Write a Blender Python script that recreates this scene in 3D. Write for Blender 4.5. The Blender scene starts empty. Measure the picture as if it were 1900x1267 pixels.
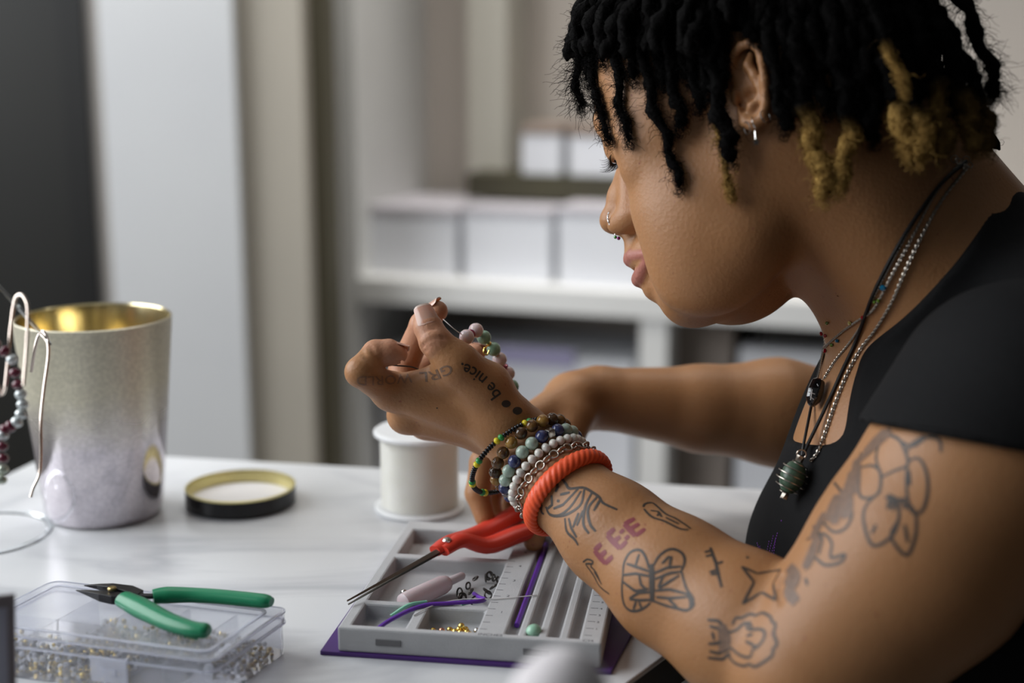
import bpy, bmesh, math, random
import numpy as np
from mathutils import Vector, Matrix

# ---------------------------------------------------------------- camera, world, lights, exposure
SC = bpy.context.scene
COL = SC.collection
FPX = 2640.0                                   # focal length in pixels of the 1900x1267 frame
PITCH = math.radians(12.0)
CAM = np.array([0.0, 0.0, 110.0])              # centimetres; the table top is at z = 75
cam_data = bpy.data.cameras.new('camera')
cam = bpy.data.objects.new('camera', cam_data); COL.objects.link(cam)
cam.location = CAM * 0.01
cam.rotation_euler = (math.pi / 2 - PITCH, 0, 0)
cam_data.sensor_width = 36.0
cam_data.lens = FPX / 1900 * 36.0
cam_data.clip_start = 0.02
cam_data.dof.use_dof = True
cam_data.dof.focus_distance = 0.872
cam_data.dof.aperture_fstop = 3.0
SC.camera = cam
SC.view_settings.view_transform = 'Standard'
SC.view_settings.look = 'None'
SC.view_settings.gamma = 1.0
SC.view_settings.use_curve_mapping = False
SC.view_settings.exposure = 0.88

world = bpy.data.worlds.new('room_ambience'); SC.world = world
world.use_nodes = True
wbg = world.node_tree.nodes['Background']
wbg.inputs[0].default_value = (0.80, 0.88, 1.0, 1)
wbg.inputs[1].default_value = 0.015

def area(name, loc, target, sx, sy, watts, col):
    d = bpy.data.lights.new(name, 'AREA'); d.shape = 'RECTANGLE'; d.size = sx; d.size_y = sy
    d.energy = watts; d.color = col
    o = bpy.data.objects.new(name, d); COL.objects.link(o)
    o.location = loc
    o.rotation_euler = (Vector(target) - Vector(loc)).to_track_quat('-Z', 'Y').to_euler()
    return o
# daylight: the tall shop window to the left of the table, and a weak unseen fill added behind the camera on the left
area('window_daylight', (-1.5, 1.02, 1.62), (0.1, 0.9, 0.95), 1.8, 1.5, 30, (0.94, 0.97, 1.0))
area('camera_side_fill', (-1.45, -1.5, 1.9), (0.0, 2.2, 0.9), 1.8, 1.6, 1.8, (0.93, 0.97, 1.0))

area('shelf_fill_light', (-0.1, 1.95, 2.86), (-0.1, 2.55, 0.7), 2.4, 0.5, 19, (1.0, 0.97, 0.92)).data.spread = math.radians(95)  # unseen overhead fill, added to brighten the shelf and back of the room

# ---------------------------------------------------------------- helpers
CR = np.array([1.0, 0, 0]); CF = np.array([0, math.cos(PITCH), -math.sin(PITCH)]); CU = np.array([0, math.sin(PITCH), math.cos(PITCH)])
def ray(px, py):
    return CR * (px - 950) / FPX - CU * (py - 633.5) / FPX + CF
def P(px, py, Z):
    """a point in centimetres at a given distance along the view axis"""
    return CAM + Z * ray(px, py)
def onz(px, py, z):
    r = ray(px, py); t = (z - CAM[2]) / r[2]; return CAM + t * r
def onplane(px, py, p0, n):
    r = ray(px, py); t = np.dot(np.asarray(p0) - CAM, n) / np.dot(r, n); return CAM + t * r
def xp(a, b):
    """cross product, quick for single vectors"""
    if np.ndim(a) == 1 and np.ndim(b) == 1:
        a0, a1, a2 = a; b0, b1, b2 = b
        return np.array((a1 * b2 - a2 * b1, a2 * b0 - a0 * b2, a0 * b1 - a1 * b0), float)
    return np.cross(a, b)
def unit(v):
    v = np.asarray(v, float); return v / math.sqrt(v[0] * v[0] + v[1] * v[1] + v[2] * v[2])

MATS = {}
def mat(name, col=(0.5, 0.5, 0.5), rough=0.5, metal=0.0, spec=0.5, trans=0.0, ior=1.45, sss=0.0, sssr=(1, .4, .2), noise=None, bump=None, coat=0.0, alpha=1.0, sheen=0.0):
    """principled material; noise=(scale, colour2, contrast) mixes a second colour in object space; bump=(scale, strength)"""
    m = bpy.data.materials.new(name); m.use_nodes = True
    nt = m.node_tree; b = nt.nodes['Principled BSDF']
    b.inputs['Base Color'].default_value = (*col, 1)
    b.inputs['Roughness'].default_value = rough; b.inputs['Metallic'].default_value = metal
    b.inputs['Specular IOR Level'].default_value = spec; b.inputs['IOR'].default_value = ior
    b.inputs['Transmission Weight'].default_value = trans
    b.inputs['Coat Weight'].default_value = coat
    b.inputs['Sheen Weight'].default_value = sheen
    b.inputs['Alpha'].default_value = alpha
    if sss:
        b.inputs['Subsurface Weight'].default_value = sss
        b.inputs['Subsurface Radius'].default_value = sssr
        b.inputs['Subsurface Scale'].default_value = 0.004
    tc = nt.nodes.new('ShaderNodeTexCoord')
    if noise:
        n = nt.nodes.new('ShaderNodeTexNoise'); n.inputs['Scale'].default_value = noise[0]; n.inputs['Detail'].default_value = 6
        nt.links.new(tc.outputs['Object'], n.inputs['Vector'])
        r = nt.nodes.new('ShaderNodeValToRGB'); c = noise[2] if len(noise) > 2 else 0.2
        r.color_ramp.elements[0].position = 0.5 - c; r.color_ramp.elements[1].position = 0.5 + c
        r.color_ramp.elements[0].color = (*col, 1); r.color_ramp.elements[1].color = (*noise[1], 1)
        nt.links.new(n.outputs['Fac'], r.inputs['Fac']); nt.links.new(r.outputs['Color'], b.inputs['Base Color'])
    if bump:
        n = nt.nodes.new('ShaderNodeTexNoise'); n.inputs['Scale'].default_value = bump[0]; n.inputs['Detail'].default_value = 5
        nt.links.new(tc.outputs['Object'], n.inputs['Vector'])
        bp = nt.nodes.new('ShaderNodeBump'); bp.inputs['Strength'].default_value = bump[1]; bp.inputs['Distance'].default_value = 0.0006
        nt.links.new(n.outputs['Fac'], bp.inputs['Height']); nt.links.new(bp.outputs['Normal'], b.inputs['Normal'])
    MATS[name] = m
    return m

def link(name, me, m=None, parent=None, smooth=True):
    o = bpy.data.objects.new(name, me); COL.objects.link(o)
    if m is not None: me.materials.append(m)
    if smooth and len(me.polygons):
        me.polygons.foreach_set('use_smooth', np.ones(len(me.polygons), bool))
    if parent is not None: o.parent = parent
    return o
def mesh_np(name, V, F, m=None, parent=None, smooth=True):
    """V in centimetres"""
    me = bpy.data.meshes.new(name)
    V = np.asarray(V, float) * 0.01
    if isinstance(F, np.ndarray):
        nf, k = F.shape
        me.vertices.add(len(V)); me.vertices.foreach_set('co', V.astype(np.float32).ravel())
        me.loops.add(nf * k); me.loops.foreach_set('vertex_index', F.astype(np.int32).ravel())
        me.polygons.add(nf); me.polygons.foreach_set('loop_start', np.arange(0, nf * k, k, dtype=np.int32))
        me.update(calc_edges=True)
    else:
        me.from_pydata([tuple(v) for v in V], [], F); me.update()
    return link(name, me, m, parent, smooth)
def tag(o, label=None, cat=None, group=None, kind=None):
    if label: o['label'] = label
    if cat: o['category'] = cat
    if group: o['group'] = group
    if kind: o['kind'] = kind
    return o
def empty(name, label=None, cat=None, group=None, loc=(0, 0, 0)):
    o = bpy.data.objects.new(name, None); COL.objects.link(o); o.empty_display_size = 0.02
    o.location = np.asarray(loc) * 0.01
    return tag(o, label, cat, group)
def adopt(o, parent):
    """parent without moving"""
    o.parent = parent
    o.matrix_parent_inverse = Matrix.Translation(-Vector(parent.location))
    return o

class MB:
    """collects shapes (centimetres) into one mesh"""
    def __init__(s): s.V = []; s.F = []
    def add(s, V, F):
        n = len(s.V); s.V.extend([tuple(v) for v in V]); s.F.extend([tuple(i + n for i in f) for f in F]); return s
    def frame(s, c, ax, ay, az, hx, hy, hz):
        c, ax, ay, az = map(np.asarray, (c, ax, ay, az))
        V = [c + ax * hx * i + ay * hy * j + az * hz * k for i in (-1, 1) for j in (-1, 1) for k in (-1, 1)]
        return s.add(V, [(0, 1, 3, 2), (4, 6, 7, 5), (0, 4, 5, 1), (2, 3, 7, 6), (0, 2, 6, 4), (1, 5, 7, 3)])
    def box(s, x0, x1, y0, y1, z0, z1):
        return s.frame(((x0 + x1) / 2, (y0 + y1) / 2, (z0 + z1) / 2), (1, 0, 0), (0, 1, 0), (0, 0, 1), (x1 - x0) / 2, (y1 - y0) / 2, (z1 - z0) / 2)
    def prism(s, poly, z0, z1):
        n = len(poly)
        V = [(x, y, z0) for x, y in poly] + [(x, y, z1) for x, y in poly]
        F = [tuple(range(n - 1, -1, -1)), tuple(range(n, 2 * n))] + [(i, (i + 1) % n, n + (i + 1) % n, n + i) for i in range(n)]
        return s.add(V, F)
    def tube(s, pts, r, sides=8, closed=False, cap=True, flat=1.0):
        pts = [np.asarray(p, float) for p in pts]; n = len(pts)
        rs = [r] * n if np.isscalar(r) else list(r)
        V = []; up = None
        for i in range(n):
            if closed: t = pts[(i + 1) % n] - pts[i - 1]
            else: t = pts[min(i + 1, n - 1)] - pts[max(i - 1, 0)]
            t = t / (np.linalg.norm(t) + 1e-9)
            if up is None:
                up = xp(t, (0, 0, 1)); 
                if np.linalg.norm(up) < 1e-3: up = xp(t, (0, 1, 0))
            up = up - t * np.dot(up, t); up /= np.linalg.norm(up) + 1e-9
            b = xp(t, up)
            for k in range(sides):
                a = 2 * math.pi * k / sides
                V.append(pts[i] + rs[i] * (math.cos(a) * up + flat * math.sin(a) * b))
        F = []
        for i in range(n if closed else n - 1):
            for k in range(sides):
                a = i * sides + k; b_ = i * sides + (k + 1) % sides; j = ((i + 1) % n) * sides
                F.append((a, b_, j + (k + 1) % sides, j + k))
        if cap and not closed:
            F.append(tuple(range(sides - 1, -1, -1))); F.append(tuple((n - 1) * sides + k for k in range(sides)))
        return s.add(V, F)
    def lathe(s, c, axis, prof, sides=32, ref=None, caps=True):
        """prof: list of (radius, height along the axis)"""
        axis = unit(axis); r0 = xp(axis, (0, 1, 0) if abs(axis[1]) < .9 else (1, 0, 0)) if ref is None else np.asarray(ref, float)
        r0 = unit(r0 - axis * np.dot(r0, axis)); r1 = xp(axis, r0); c = np.asarray(c, float)
        V = []; F = []; n = len(prof)
        for (r, h) in prof:
            for k in range(sides):
                a = 2 * math.pi * k / sides
                V.append(c + axis * h + r * (math.cos(a) * r0 + math.sin(a) * r1))
        for i in range(n - 1):
            for k in range(sides):
                F.append((i * sides + k, i * sides + (k + 1) % sides, (i + 1) * sides + (k + 1) % sides, (i + 1) * sides + k))
        if caps and prof[0][0] > 1e-4: F.append(tuple(range(sides - 1, -1, -1)))
        if caps and prof[-1][0] > 1e-4: F.append(tuple((n - 1) * sides + k for k in range(sides)))
        return s.add(V, F)
    def ball(s, c, r, axis=(0, 0, 1), stretch=1.0, seg=12, rings=8):
        prof = [(max(1e-5, r * math.sin(math.pi * i / rings)), -r * stretch * math.cos(math.pi * i / rings)) for i in range(rings + 1)]
        return s.lathe(c, axis, prof, seg)
    def build(s, name, m, parent=None, smooth=True, bevel=0, seg=2, angle=35):
        c = np.zeros(3)
        o = mesh_np(name, s.V, s.F, m, None, smooth)
        if bevel:
            b = o.modifiers.new('bevel', 'BEVEL'); b.width = bevel * 0.01; b.segments = seg; b.limit_method = 'ANGLE'; b.angle_limit = math.radians(angle)
        if smooth:
            me = o.data
            # flat-ish edges stay crisp
            bm = bmesh.new(); bm.from_mesh(me)
            bmesh.ops.recalc_face_normals(bm, faces=bm.faces)
            for e in bm.edges:
                if len(e.link_faces) == 2 and e.calc_face_angle(0) > math.radians(angle): e.smooth = False
            bm.to_mesh(me); bm.free()
        if parent is not None: adopt(o, parent)
        return o
def spline(pts, n, closed=False):
    """Catmull-Rom through pts"""
    p = np.asarray(pts, float); m = len(p); out = []
    segs = m if closed else m - 1
    for q in np.linspace(0, segs, n, endpoint=not closed):
        i = min(int(q), segs - 1); t = q - i
        g = (lambda j: p[j % m]) if closed else (lambda j: p[max(0, min(m - 1, j))] if 0 <= j < m else (2 * p[0] - p[1] if j < 0 else 2 * p[-1] - p[-2]))
        a, b, c, d = g(i - 1), g(i), g(i + 1), g(i + 2)
        out.append(0.5 * ((2 * b) + (c - a) * t + (2 * a - 5 * b + 4 * c - d) * t * t + (3 * b - a - 3 * c + d) * t ** 3))
    return np.array(out)
H_FINE = 0.13
# ---------------------------------------------------------------- implicit-surface sculpting (one continuous skin)
def smin(a, b, k):
    h = np.maximum(k - np.abs(a - b), 0)
    return np.minimum(a, b) - h * h * (0.25 / k)
def smax(a, b, k): return -smin(-a, -b, k)
class Cone:
    """round cone between two balls"""
    def __init__(s, a, b, ra, rb, k=0.8):
        s.a = np.asarray(a, float); s.b = np.asarray(b, float); s.ra = ra; s.rb = rb; s.k = k
        s.c = (s.a + s.b) / 2; s.r = np.linalg.norm(s.b - s.a) / 2 + max(ra, rb)
    def __call__(s, p):
        (ax, ay, az), (bx, by, bz) = s.a, s.b - s.a
        x = p[0] - ax; y = p[1] - ay; z = p[2] - az
        t = (x * bx + y * by + z * bz) / (bx * bx + by * by + bz * bz + 1e-9)
        np.clip(t, 0, 1, out=t)
        x -= t * bx; y -= t * by; z -= t * bz
        return np.sqrt(x * x + y * y + z * z) - (s.ra + (s.rb - s.ra) * t)
class Ell:
    def __init__(s, c, r, M=None, k=0.8):
        s.c = np.asarray(c, float); s.rr = np.asarray(r, float); s.M = np.eye(3) if M is None else np.asarray(M, float); s.k = k
        s.r = max(r)
    def __call__(s, p):
        x = p[0] - s.c[0]; y = p[1] - s.c[1]; z = p[2] - s.c[2]
        k0 = 1e-8; k1 = 1e-8
        for (mx, my, mz), r in zip(s.M, s.rr):
            a = (mx * x + my * y + mz * z) / r; a *= a; k0 = k0 + a; k1 = k1 + a / (r * r)
        k0 = np.sqrt(k0)
        return k0 * (k0 - 1) / np.sqrt(k1)
class Group:
    """smooth union of prims, then smooth cuts"""
    def __init__(s, prims, cuts=()):
        s.p = list(prims) + list(cuts); s.n = len(prims)
        co = [i for i, q in enumerate(s.p) if isinstance(q, Cone)]; el = [i for i, q in enumerate(s.p) if not isinstance(q, Cone)]
        s.co = np.array(co, int); s.el = np.array(el, int)
        z = np.zeros((0, 3))
        s.a = np.array([s.p[i].a for i in co]) if co else z; s.ab = np.array([s.p[i].b - s.p[i].a for i in co]) if co else z
        s.ra = np.array([s.p[i].ra for i in co]); s.dr = np.array([s.p[i].rb - s.p[i].ra for i in co])
        s.ec = np.array([s.p[i].c for i in el]) if el else z
        s.er = np.array([s.p[i].rr for i in el]) if el else z
        s.eM = np.array([s.p[i].M for i in el]) if el else np.zeros((0, 3, 3))
        s.kmax = max(q.k for q in s.p)
        adds = s.p[:s.n]
        bl = [np.minimum(q.a - q.ra, q.b - q.rb) if isinstance(q, Cone) else q.c - q.r for q in adds]
        bh = [np.maximum(q.a + q.ra, q.b + q.rb) if isinstance(q, Cone) else q.c + q.r for q in adds]
        s.bl = np.min(bl, 0); s.bh = np.max(bh, 0)
    def near(s, c, r):
        lb = np.empty(len(s.p))
        if len(s.co):
            v = c - s.a; t = np.clip((v * s.ab).sum(1) / ((s.ab ** 2).sum(1) + 1e-9), 0, 1)
            lb[s.co] = np.linalg.norm(v - t[:, None] * s.ab, axis=1) - s.ra - s.dr * t
        if len(s.el):
            q = np.einsum('nij,nj->ni', s.eM, c - s.ec)
            # distance to the bounding box of the ellipsoid: a safe lower bound
            lb[s.el] = np.linalg.norm(np.maximum(np.abs(q) - s.er, 0), axis=1)
        return np.nonzero(lb - r < s.kmax + 0.4)[0]
    def __call__(s, P_, bc, br):
        d = np.full(P_.shape[1], 30.0)
        if np.maximum(np.maximum(s.bl - bc, bc - s.bh), 0).max() > br + s.kmax + 0.4: return d
        for i in s.near(bc, br):
            q = s.p[i]
            d = smin(d, q(P_), q.k) if i < s.n else smax(d, -q(P_), q.k)
        return d
def surface(fn, lo, hi, h, N=14):
    """surface nets over the blocks that the surface crosses; fn(points, block_centre, block_radius) -> distance"""
    lo = np.asarray(lo, float); hi = np.asarray(hi, float)
    nb = np.ceil((hi - lo) / (h * N * 4)).astype(int) * 4; bs = h * N
    G = nb * N + 4
    idx = np.stack(np.meshgrid(*[np.arange(-1, N + 1)] * 3, indexing='ij'), -1).reshape(-1, 3)
    n = N + 2
    allk = []; allv = []; allf = []
    cor = np.array([[i, j, k] for i in (0, 1) for j in (0, 1) for k in (0, 1)])
    edges = [(a, b) for a in range(8) for b in range(8) if a < b and abs(cor[a] - cor[b]).sum() == 1]
    todo = [(np.array([i, j, k]), 4) for i in range(0, nb[0], 4) for j in range(0, nb[1], 4) for k in range(0, nb[2], 4)]
    blocks = []
    while todo:
        b, s = todo.pop()
        c = lo + (b + s / 2) * bs; rad = bs * s / 2 * math.sqrt(3)
        if abs(fn(c[:, None], c, rad * 1.25 + 1.0)[0]) > rad * 1.2 + 0.5: continue
        if s == 1: blocks.append(b); continue
        todo += [(b + np.array(q) * (s // 2), s // 2) for q in cor]
    rad = bs / 2 * math.sqrt(3)
    for b in blocks:
        b0 = b * N; c = lo + (b0 + N / 2) * h
        pts = ((lo + (b0 + idx) * h).T).copy()
        D = fn(pts, c, rad + 2 * h).reshape(n, n, n)
        if D.min() > 0 or D.max() < 0: continue
        S = D < 0
        cs = sum(S[i:n - 1 + i, j:n - 1 + j, k:n - 1 + k].astype(np.int8) for i, j, k in cor)
        ci = np.argwhere((cs > 0) & (cs < 8))
        if len(ci) == 0: continue
        dv = np.stack([D[ci[:, 0] + i, ci[:, 1] + j, ci[:, 2] + k] for i, j, k in cor], -1)
        acc = np.zeros((len(ci), 3)); cnt = np.zeros(len(ci))
        for a, b_ in edges:
            da, db = dv[:, a], dv[:, b_]; cr = (da < 0) != (db < 0)
            t = np.where(cr, da / np.where(cr, da - db, 1), 0)
            acc += np.where(cr[:, None], cor[a] + t[:, None] * (cor[b_] - cor[a]), 0); cnt += cr
        allv.append(lo + (b0 - 1 + ci + acc / cnt[:, None]) * h)
        allk.append(((b0[0] + ci[:, 0]) * G[1] + (b0[1] + ci[:, 1])) * G[2] + (b0[2] + ci[:, 2]))
        for ax in range(3):
            o1, o2 = [(1, 2), (2, 0), (0, 1)][ax]
            sl0 = [slice(1, N + 1)] * 3; sl1 = list(sl0); sl1[ax] = slice(2, N + 2)
            s0 = S[tuple(sl0)]; e = np.argwhere(s0 != S[tuple(sl1)])
            if len(e) == 0: continue
            flip = s0[tuple(e.T)]; base = e + 1; q = []
            for (a, b_) in ((0, 0), (-1, 0), (-1, -1), (0, -1)):
                cc = base.copy(); cc[:, o1] += a; cc[:, o2] += b_
                q.append(((b0[0] + cc[:, 0]) * G[1] + (b0[1] + cc[:, 1])) * G[2] + (b0[2] + cc[:, 2]))
            q = np.stack(q, 1); q[~flip] = q[~flip][:, ::-1]
            allf.append(q)
    k = np.concatenate(allk); v = np.concatenate(allv); f = np.concatenate(allf)
    uk, first = np.unique(k, return_index=True)
    V = v[first]; ok = np.isin(f, uk).all(1); F = np.searchsorted(uk, f[ok])
    return V, F
# ---------------------------------------------------------------- the room
def struct(name, mb, m, bevel=0, parent=None):
    o = mb.build(name, m, parent, smooth=False, bevel=bevel)
    if parent is None: o['kind'] = 'structure'
    return o
m_wall = mat('wall_paint', (0.60, 0.59, 0.57), 0.8, noise=(3, (0.55, 0.54, 0.52)))
m_white = mat('white_paint', (0.53, 0.54, 0.55), 0.55, noise=(4, (0.50, 0.51, 0.525)))
m_taupe = mat('taupe_panel', (0.36, 0.33, 0.28), 0.7, noise=(3, (0.33, 0.305, 0.26)))
m_dark = mat('charcoal_door', (0.009, 0.009, 0.0075), 0.5, noise=(5, (0.008, 0.008, 0.007)))
m_black = mat('black_frame', (0.003, 0.003, 0.003), 0.5)
m_trim = mat('grey_trim', (0.30, 0.28, 0.26), 0.6)
m_floor = mat('floor_tile', (0.20, 0.19, 0.175), 0.6, noise=(6, (0.17, 0.16, 0.15)))
struct('floor', MB().box(-420, 420, -320, 420, -6, 0), m_floor)
struct('ceiling', MB().box(-420, 420, -320, 420, 290, 296), m_white)
struct('wall_back', MB().box(-420, 420, 372, 380, 0, 290), m_wall)
struct('wall_right', MB().box(300, 308, -320, 372, 0, 290), mat('dark_wall_paint', (0.10, 0.09, 0.08), 0.85))
struct('wall_front', MB().box(-420, 420, -328, -320, 0, 290), MATS['dark_wall_paint'])
# left wall with the tall window that lights the table
wl = MB()
wl.box(-166, -158, -320, -80, 0, 290); wl.box(-166, -158, 150, 372, 0, 290); wl.box(-166, -158, -80, 150, 0, 60); wl.box(-166, -158, -80, 150, 270, 290)
struct('wall_left', wl, m_wall)
wf = MB()
for y0, y1 in ((-80, -75), (33, 37), (145, 150)): wf.box(-165, -160, y0, y1, 60, 270)
for z0, z1 in ((60, 64), (266, 270)): wf.box(-165, -160, -80, 150, z0, z1)
struct('window_1', wf, m_white)
# dark door, its frame and the white pier beside it
def front(px, py, yy):
    """x, z of a pixel on the plane y = yy"""
    r = onplane(px, py, (0, yy, 0), np.array([0, 1.0, 0])); return r[0], r[2]
yy = 225
xa = lambda px: front(px, 560, yy)[0]
struct('door_1', MB().box(xa(-420), xa(152), yy, yy + 4, 0, 260), m_dark)
struct('trim_1', MB().box(xa(152), xa(196), yy - 3, yy + 6, 0, 262), m_black)
struct('trim_2', MB().box(xa(196), xa(226), yy - 2, yy + 10, 0, 270), m_trim)
struct('wall_pier', MB().box(xa(226), xa(460), yy - 4, yy + 14, 0, 290), m_white)
xb = lambda px: front(px, 560, 224)[0]
struct('wall_panel', MB().box(xb(459), xb(574), 224, 236, 0, 290), m_taupe)
struct('shadow_strip', MB().box(xb(574), xb(604), 232, 262, 0, 290), mat('shadow_gap', (0.10, 0.09, 0.06), 0.8))  # solid strip; the shade of the gap is put into its dark colour
# right side, beyond the hair
xr = lambda px: front(px, 150, 300)[0]
struct('wall_light', MB().box(xr(1700), xr(1874), 300, 312, 0, 290), m_white)
struct('trim_4', MB().box(xr(1874), xr(2300), 296, 312, 0, 290), mat('brown_grey_door', (0.17, 0.15, 0.13), 0.6))

# white shelf unit, turned about 18 degrees to the view
SA = math.radians(18.0)
SE = np.array([math.cos(SA), -math.sin(SA), 0]); SN = np.array([math.sin(SA), math.cos(SA), 0]); SZ = np.array([0, 0, 1.0])
SP0 = np.array([-28.0, 245.0, 0])
def spx(px, py, dep=0.0):
    q = onplane(px, py, SP0 + SN * dep, SN) - SP0
    return float(q @ SE), float(q[2])
def sbox(mb, s0, s1, z0, z1, d0, d1):
    c = SP0 + SE * (s0 + s1) / 2 + SN * (d0 + d1) / 2 + SZ * (z0 + z1) / 2
    return mb.frame(c, SE, SN, SZ, (s1 - s0) / 2, (d1 - d0) / 2, (z1 - z0) / 2)
m_shelf = mat('shelf_white', (0.62, 0.62, 0.61), 0.5, noise=(5, (0.58, 0.58, 0.57)))
m_back = mat('shelf_back', (0.46, 0.41, 0.37), 0.8, noise=(4, (0.42, 0.38, 0.34)))
shelf = empty('shelf_unit', 'white open shelf unit holding white boxes behind the table', 'shelf', None, SP0)
L0 = spx(592, 300)[0]; L1 = spx(660, 300)[0]; ZS1 = spx(800, 522)[1]; ZS0 = spx(800, 566)[1]; R0 = spx(1186, 700)[0]; R1 = spx(1236, 700)[0]; RE = R1 + 95
DEP = 34
sbox(MB(), L0, L1, 0, 200, 0, DEP).build('side_panel', m_shelf, shelf, False)
sbox(MB(), RE, RE + 6, 0, 200, 0, DEP).build('side_panel', m_shelf, shelf, False)
sbox(MB(), R0, R1, 0, ZS0, 0, DEP).build('divider', m_shelf, shelf, False)
sbox(MB(), L1, RE, ZS0, ZS1, -0.5, DEP).build('shelf_board', m_shelf, shelf, False)
sbox(MB(), L1, RE, 8, 12, 0, DEP).build('shelf_board', m_shelf, shelf, False)
zt = 196
sbox(MB(), L1, RE, zt, zt + 4, 0, DEP).build('shelf_board', m_shelf, shelf, False)
sbox(MB(), L0, RE + 6, 0, 200, DEP, DEP + 1.5).build('back_panel', m_back, shelf, False)
su = spx(900, 200, 20)
pu = spx(868, 200, 22)[0]; pv = spx(940, 200, 22)[0]
sbox(MB(), pu, pv, ZS1, zt, 22, DEP).build('upright', mat('upright_paint', (0.44, 0.42, 0.37), 0.7), shelf, False)
# small dark clip-on picture at the top of the back panel
q0 = spx(716, 40, DEP - 1); q1 = spx(778, 0, DEP - 1)
pc = sbox(MB(), q0[0], q1[0], q0[1], q0[1] + 12, DEP - 2, DEP - 0.2).build('wall_card', mat('violet_grey_card', (0.20, 0.18, 0.20), 0.7), None, False)
tag(pc, 'small violet-grey card fixed high on the back of the shelf', 'card')
m_box = mat('white_card_box', (0.62, 0.63, 0.66), 0.6, noise=(6, (0.58, 0.59, 0.63)))
m_lid = mat('grey_lilac_lid', (0.42, 0.40, 0.43), 0.6)
m_lidb = mat('brown_lid', (0.22, 0.17, 0.14), 0.6)
def carton(px0, px1, py0, py1, d0, dl, lidm, lidh, label, base=None, group=None):
    s0 = spx(px0, py1, d0)[0]; s1 = spx(px1, py1, d0)[0]; z0 = spx((px0 + px1) / 2, py1, d0)[1] if base is None else base; z1 = spx((px0 + px1) / 2, py0, d0)[1]
    e = empty('storage_box', label, 'box', group, SP0 + SE * (s0 + s1) / 2 + SN * (d0 + dl / 2) + SZ * z0)
    sbox(MB(), s0, s1, z0, z1 - lidh, d0, d0 + dl).build('body', m_box, e, False, 0.15)
    sbox(MB(), s0 - 0.25, s1 + 0.25, z1 - lidh, z1, d0 - 0.25, d0 + dl + 0.25).build('lid', lidm, e, False, 0.15)
    return e
zb = ZS1
carton(684, 848, 384, 500, 6, 22, m_lid, 1.4, 'white box with grey lid at the left end of the shelf', zb)
carton(862, 1022, 386, 500, 5, 22, m_lid, 1.2, 'white box with grey lid in the middle of the shelf', zb)
carton(1036, 1200, 386, 505, 4, 22, m_lid, 1.2, 'white box with grey lid on the shelf behind the nose', zb)
# upper tier: olive riser carrying two boxes
r0 = spx(866, 366, 14); r1 = spx(1330, 366, 14); rz1 = spx(900, 322, 14)[1]
rs = empty('riser', 'dark olive riser board on legs above the white boxes', 'riser', None, SP0 + SE * r0[0] + SN * 14 + SZ * ZS1)
m_olive = mat('olive_board', (0.050, 0.044, 0.022), 0.7, noise=(8, (0.035, 0.03, 0.016)))
sbox(MB(), r0[0], r1[0], r0[1], rz1, 14, 32).build('board', m_olive, rs, False)
for s_ in (r0[0] + 1.5, r1[0] - 1.5):
    sbox(MB(), s_ - 1, s_ + 1, ZS1, r0[1], 29, 32).build('leg', m_olive, rs, False)
carton(968, 1040, 232, 326, 15, 14, m_lidb, 1.6, 'narrow white box with brown lid on the olive riser', rz1)
carton(1056, 1150, 236, 326, 15, 14, m_lidb, 1.6, 'wide white box with brown lid on the olive riser', rz1)
# lower compartments
zc = 12.0
bx = empty('storage_crate', 'large white crate with violet label strip in the lower shelf', 'box', None, SP0 + SE * 20 + SN * 8 + SZ * zc)
c0 = spx(700, 640, 6); c1 = spx(1176, 640, 6)
sbox(MB(), c0[0], c1[0], zc, c0[1], 6, 30).build('body', m_box, bx, False, 0.2)
l0 = spx(920, 672, 5.7); l1 = spx(1066, 650, 5.7)
sbox(MB(), l0[0], l1[0], l0[1], l1[1], 5.6, 6.05).build('label_strip', mat('violet_label', (0.30, 0.28, 0.42), 0.6), bx, False)
bb = empty('brown_bin', 'brown-grey fabric bin in the lower shelf under the far arm', 'bin', None, SP0 + SE * (R1 + 10) + SN * 8 + SZ * zc)
b0 = spx(1244, 905, 8); b1 = spx(1360, 604, 8)
sbox(MB(), b0[0], b1[0], zc, b1[1], 8, 30).build('body', mat('brown_fabric', (0.24, 0.205, 0.18), 0.9, noise=(40, (0.20, 0.17, 0.15))), bb, False, 0.3)
sbox(MB(), b0[0] - 0.2, b1[0] + 0.2, b1[1], b1[1] + 1.2, 7.8, 30.2).build('rim', mat('brown_rim', (0.13, 0.11, 0.10), 0.9), bb, False, 0.2)
w0 = spx(1372, 645, 8); w1 = spx(1560, 700, 8)
cb = empty('paper_stack', 'white box with dark tray on top in the shelf beside the chin', 'box', None, SP0 + SE * (w0[0] + 8) + SN * 8 + SZ * zc)
sbox(MB(), w0[0], w0[0] + 24, zc, w0[1], 8, 30).build('body', m_box, cb, False, 0.2)
t0 = spx(1410, 632, 12)
tb = sbox(MB(), t0[0], t0[0] + 20, w0[1] + 0.02, w0[1] + 3.4, 12, 28).build('dark_tray', mat('dark_tray', (0.03, 0.028, 0.025), 0.6), None, False, 0.2)
tag(tb, 'dark flat tray lying on the white box beside the chin', 'tray')
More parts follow.
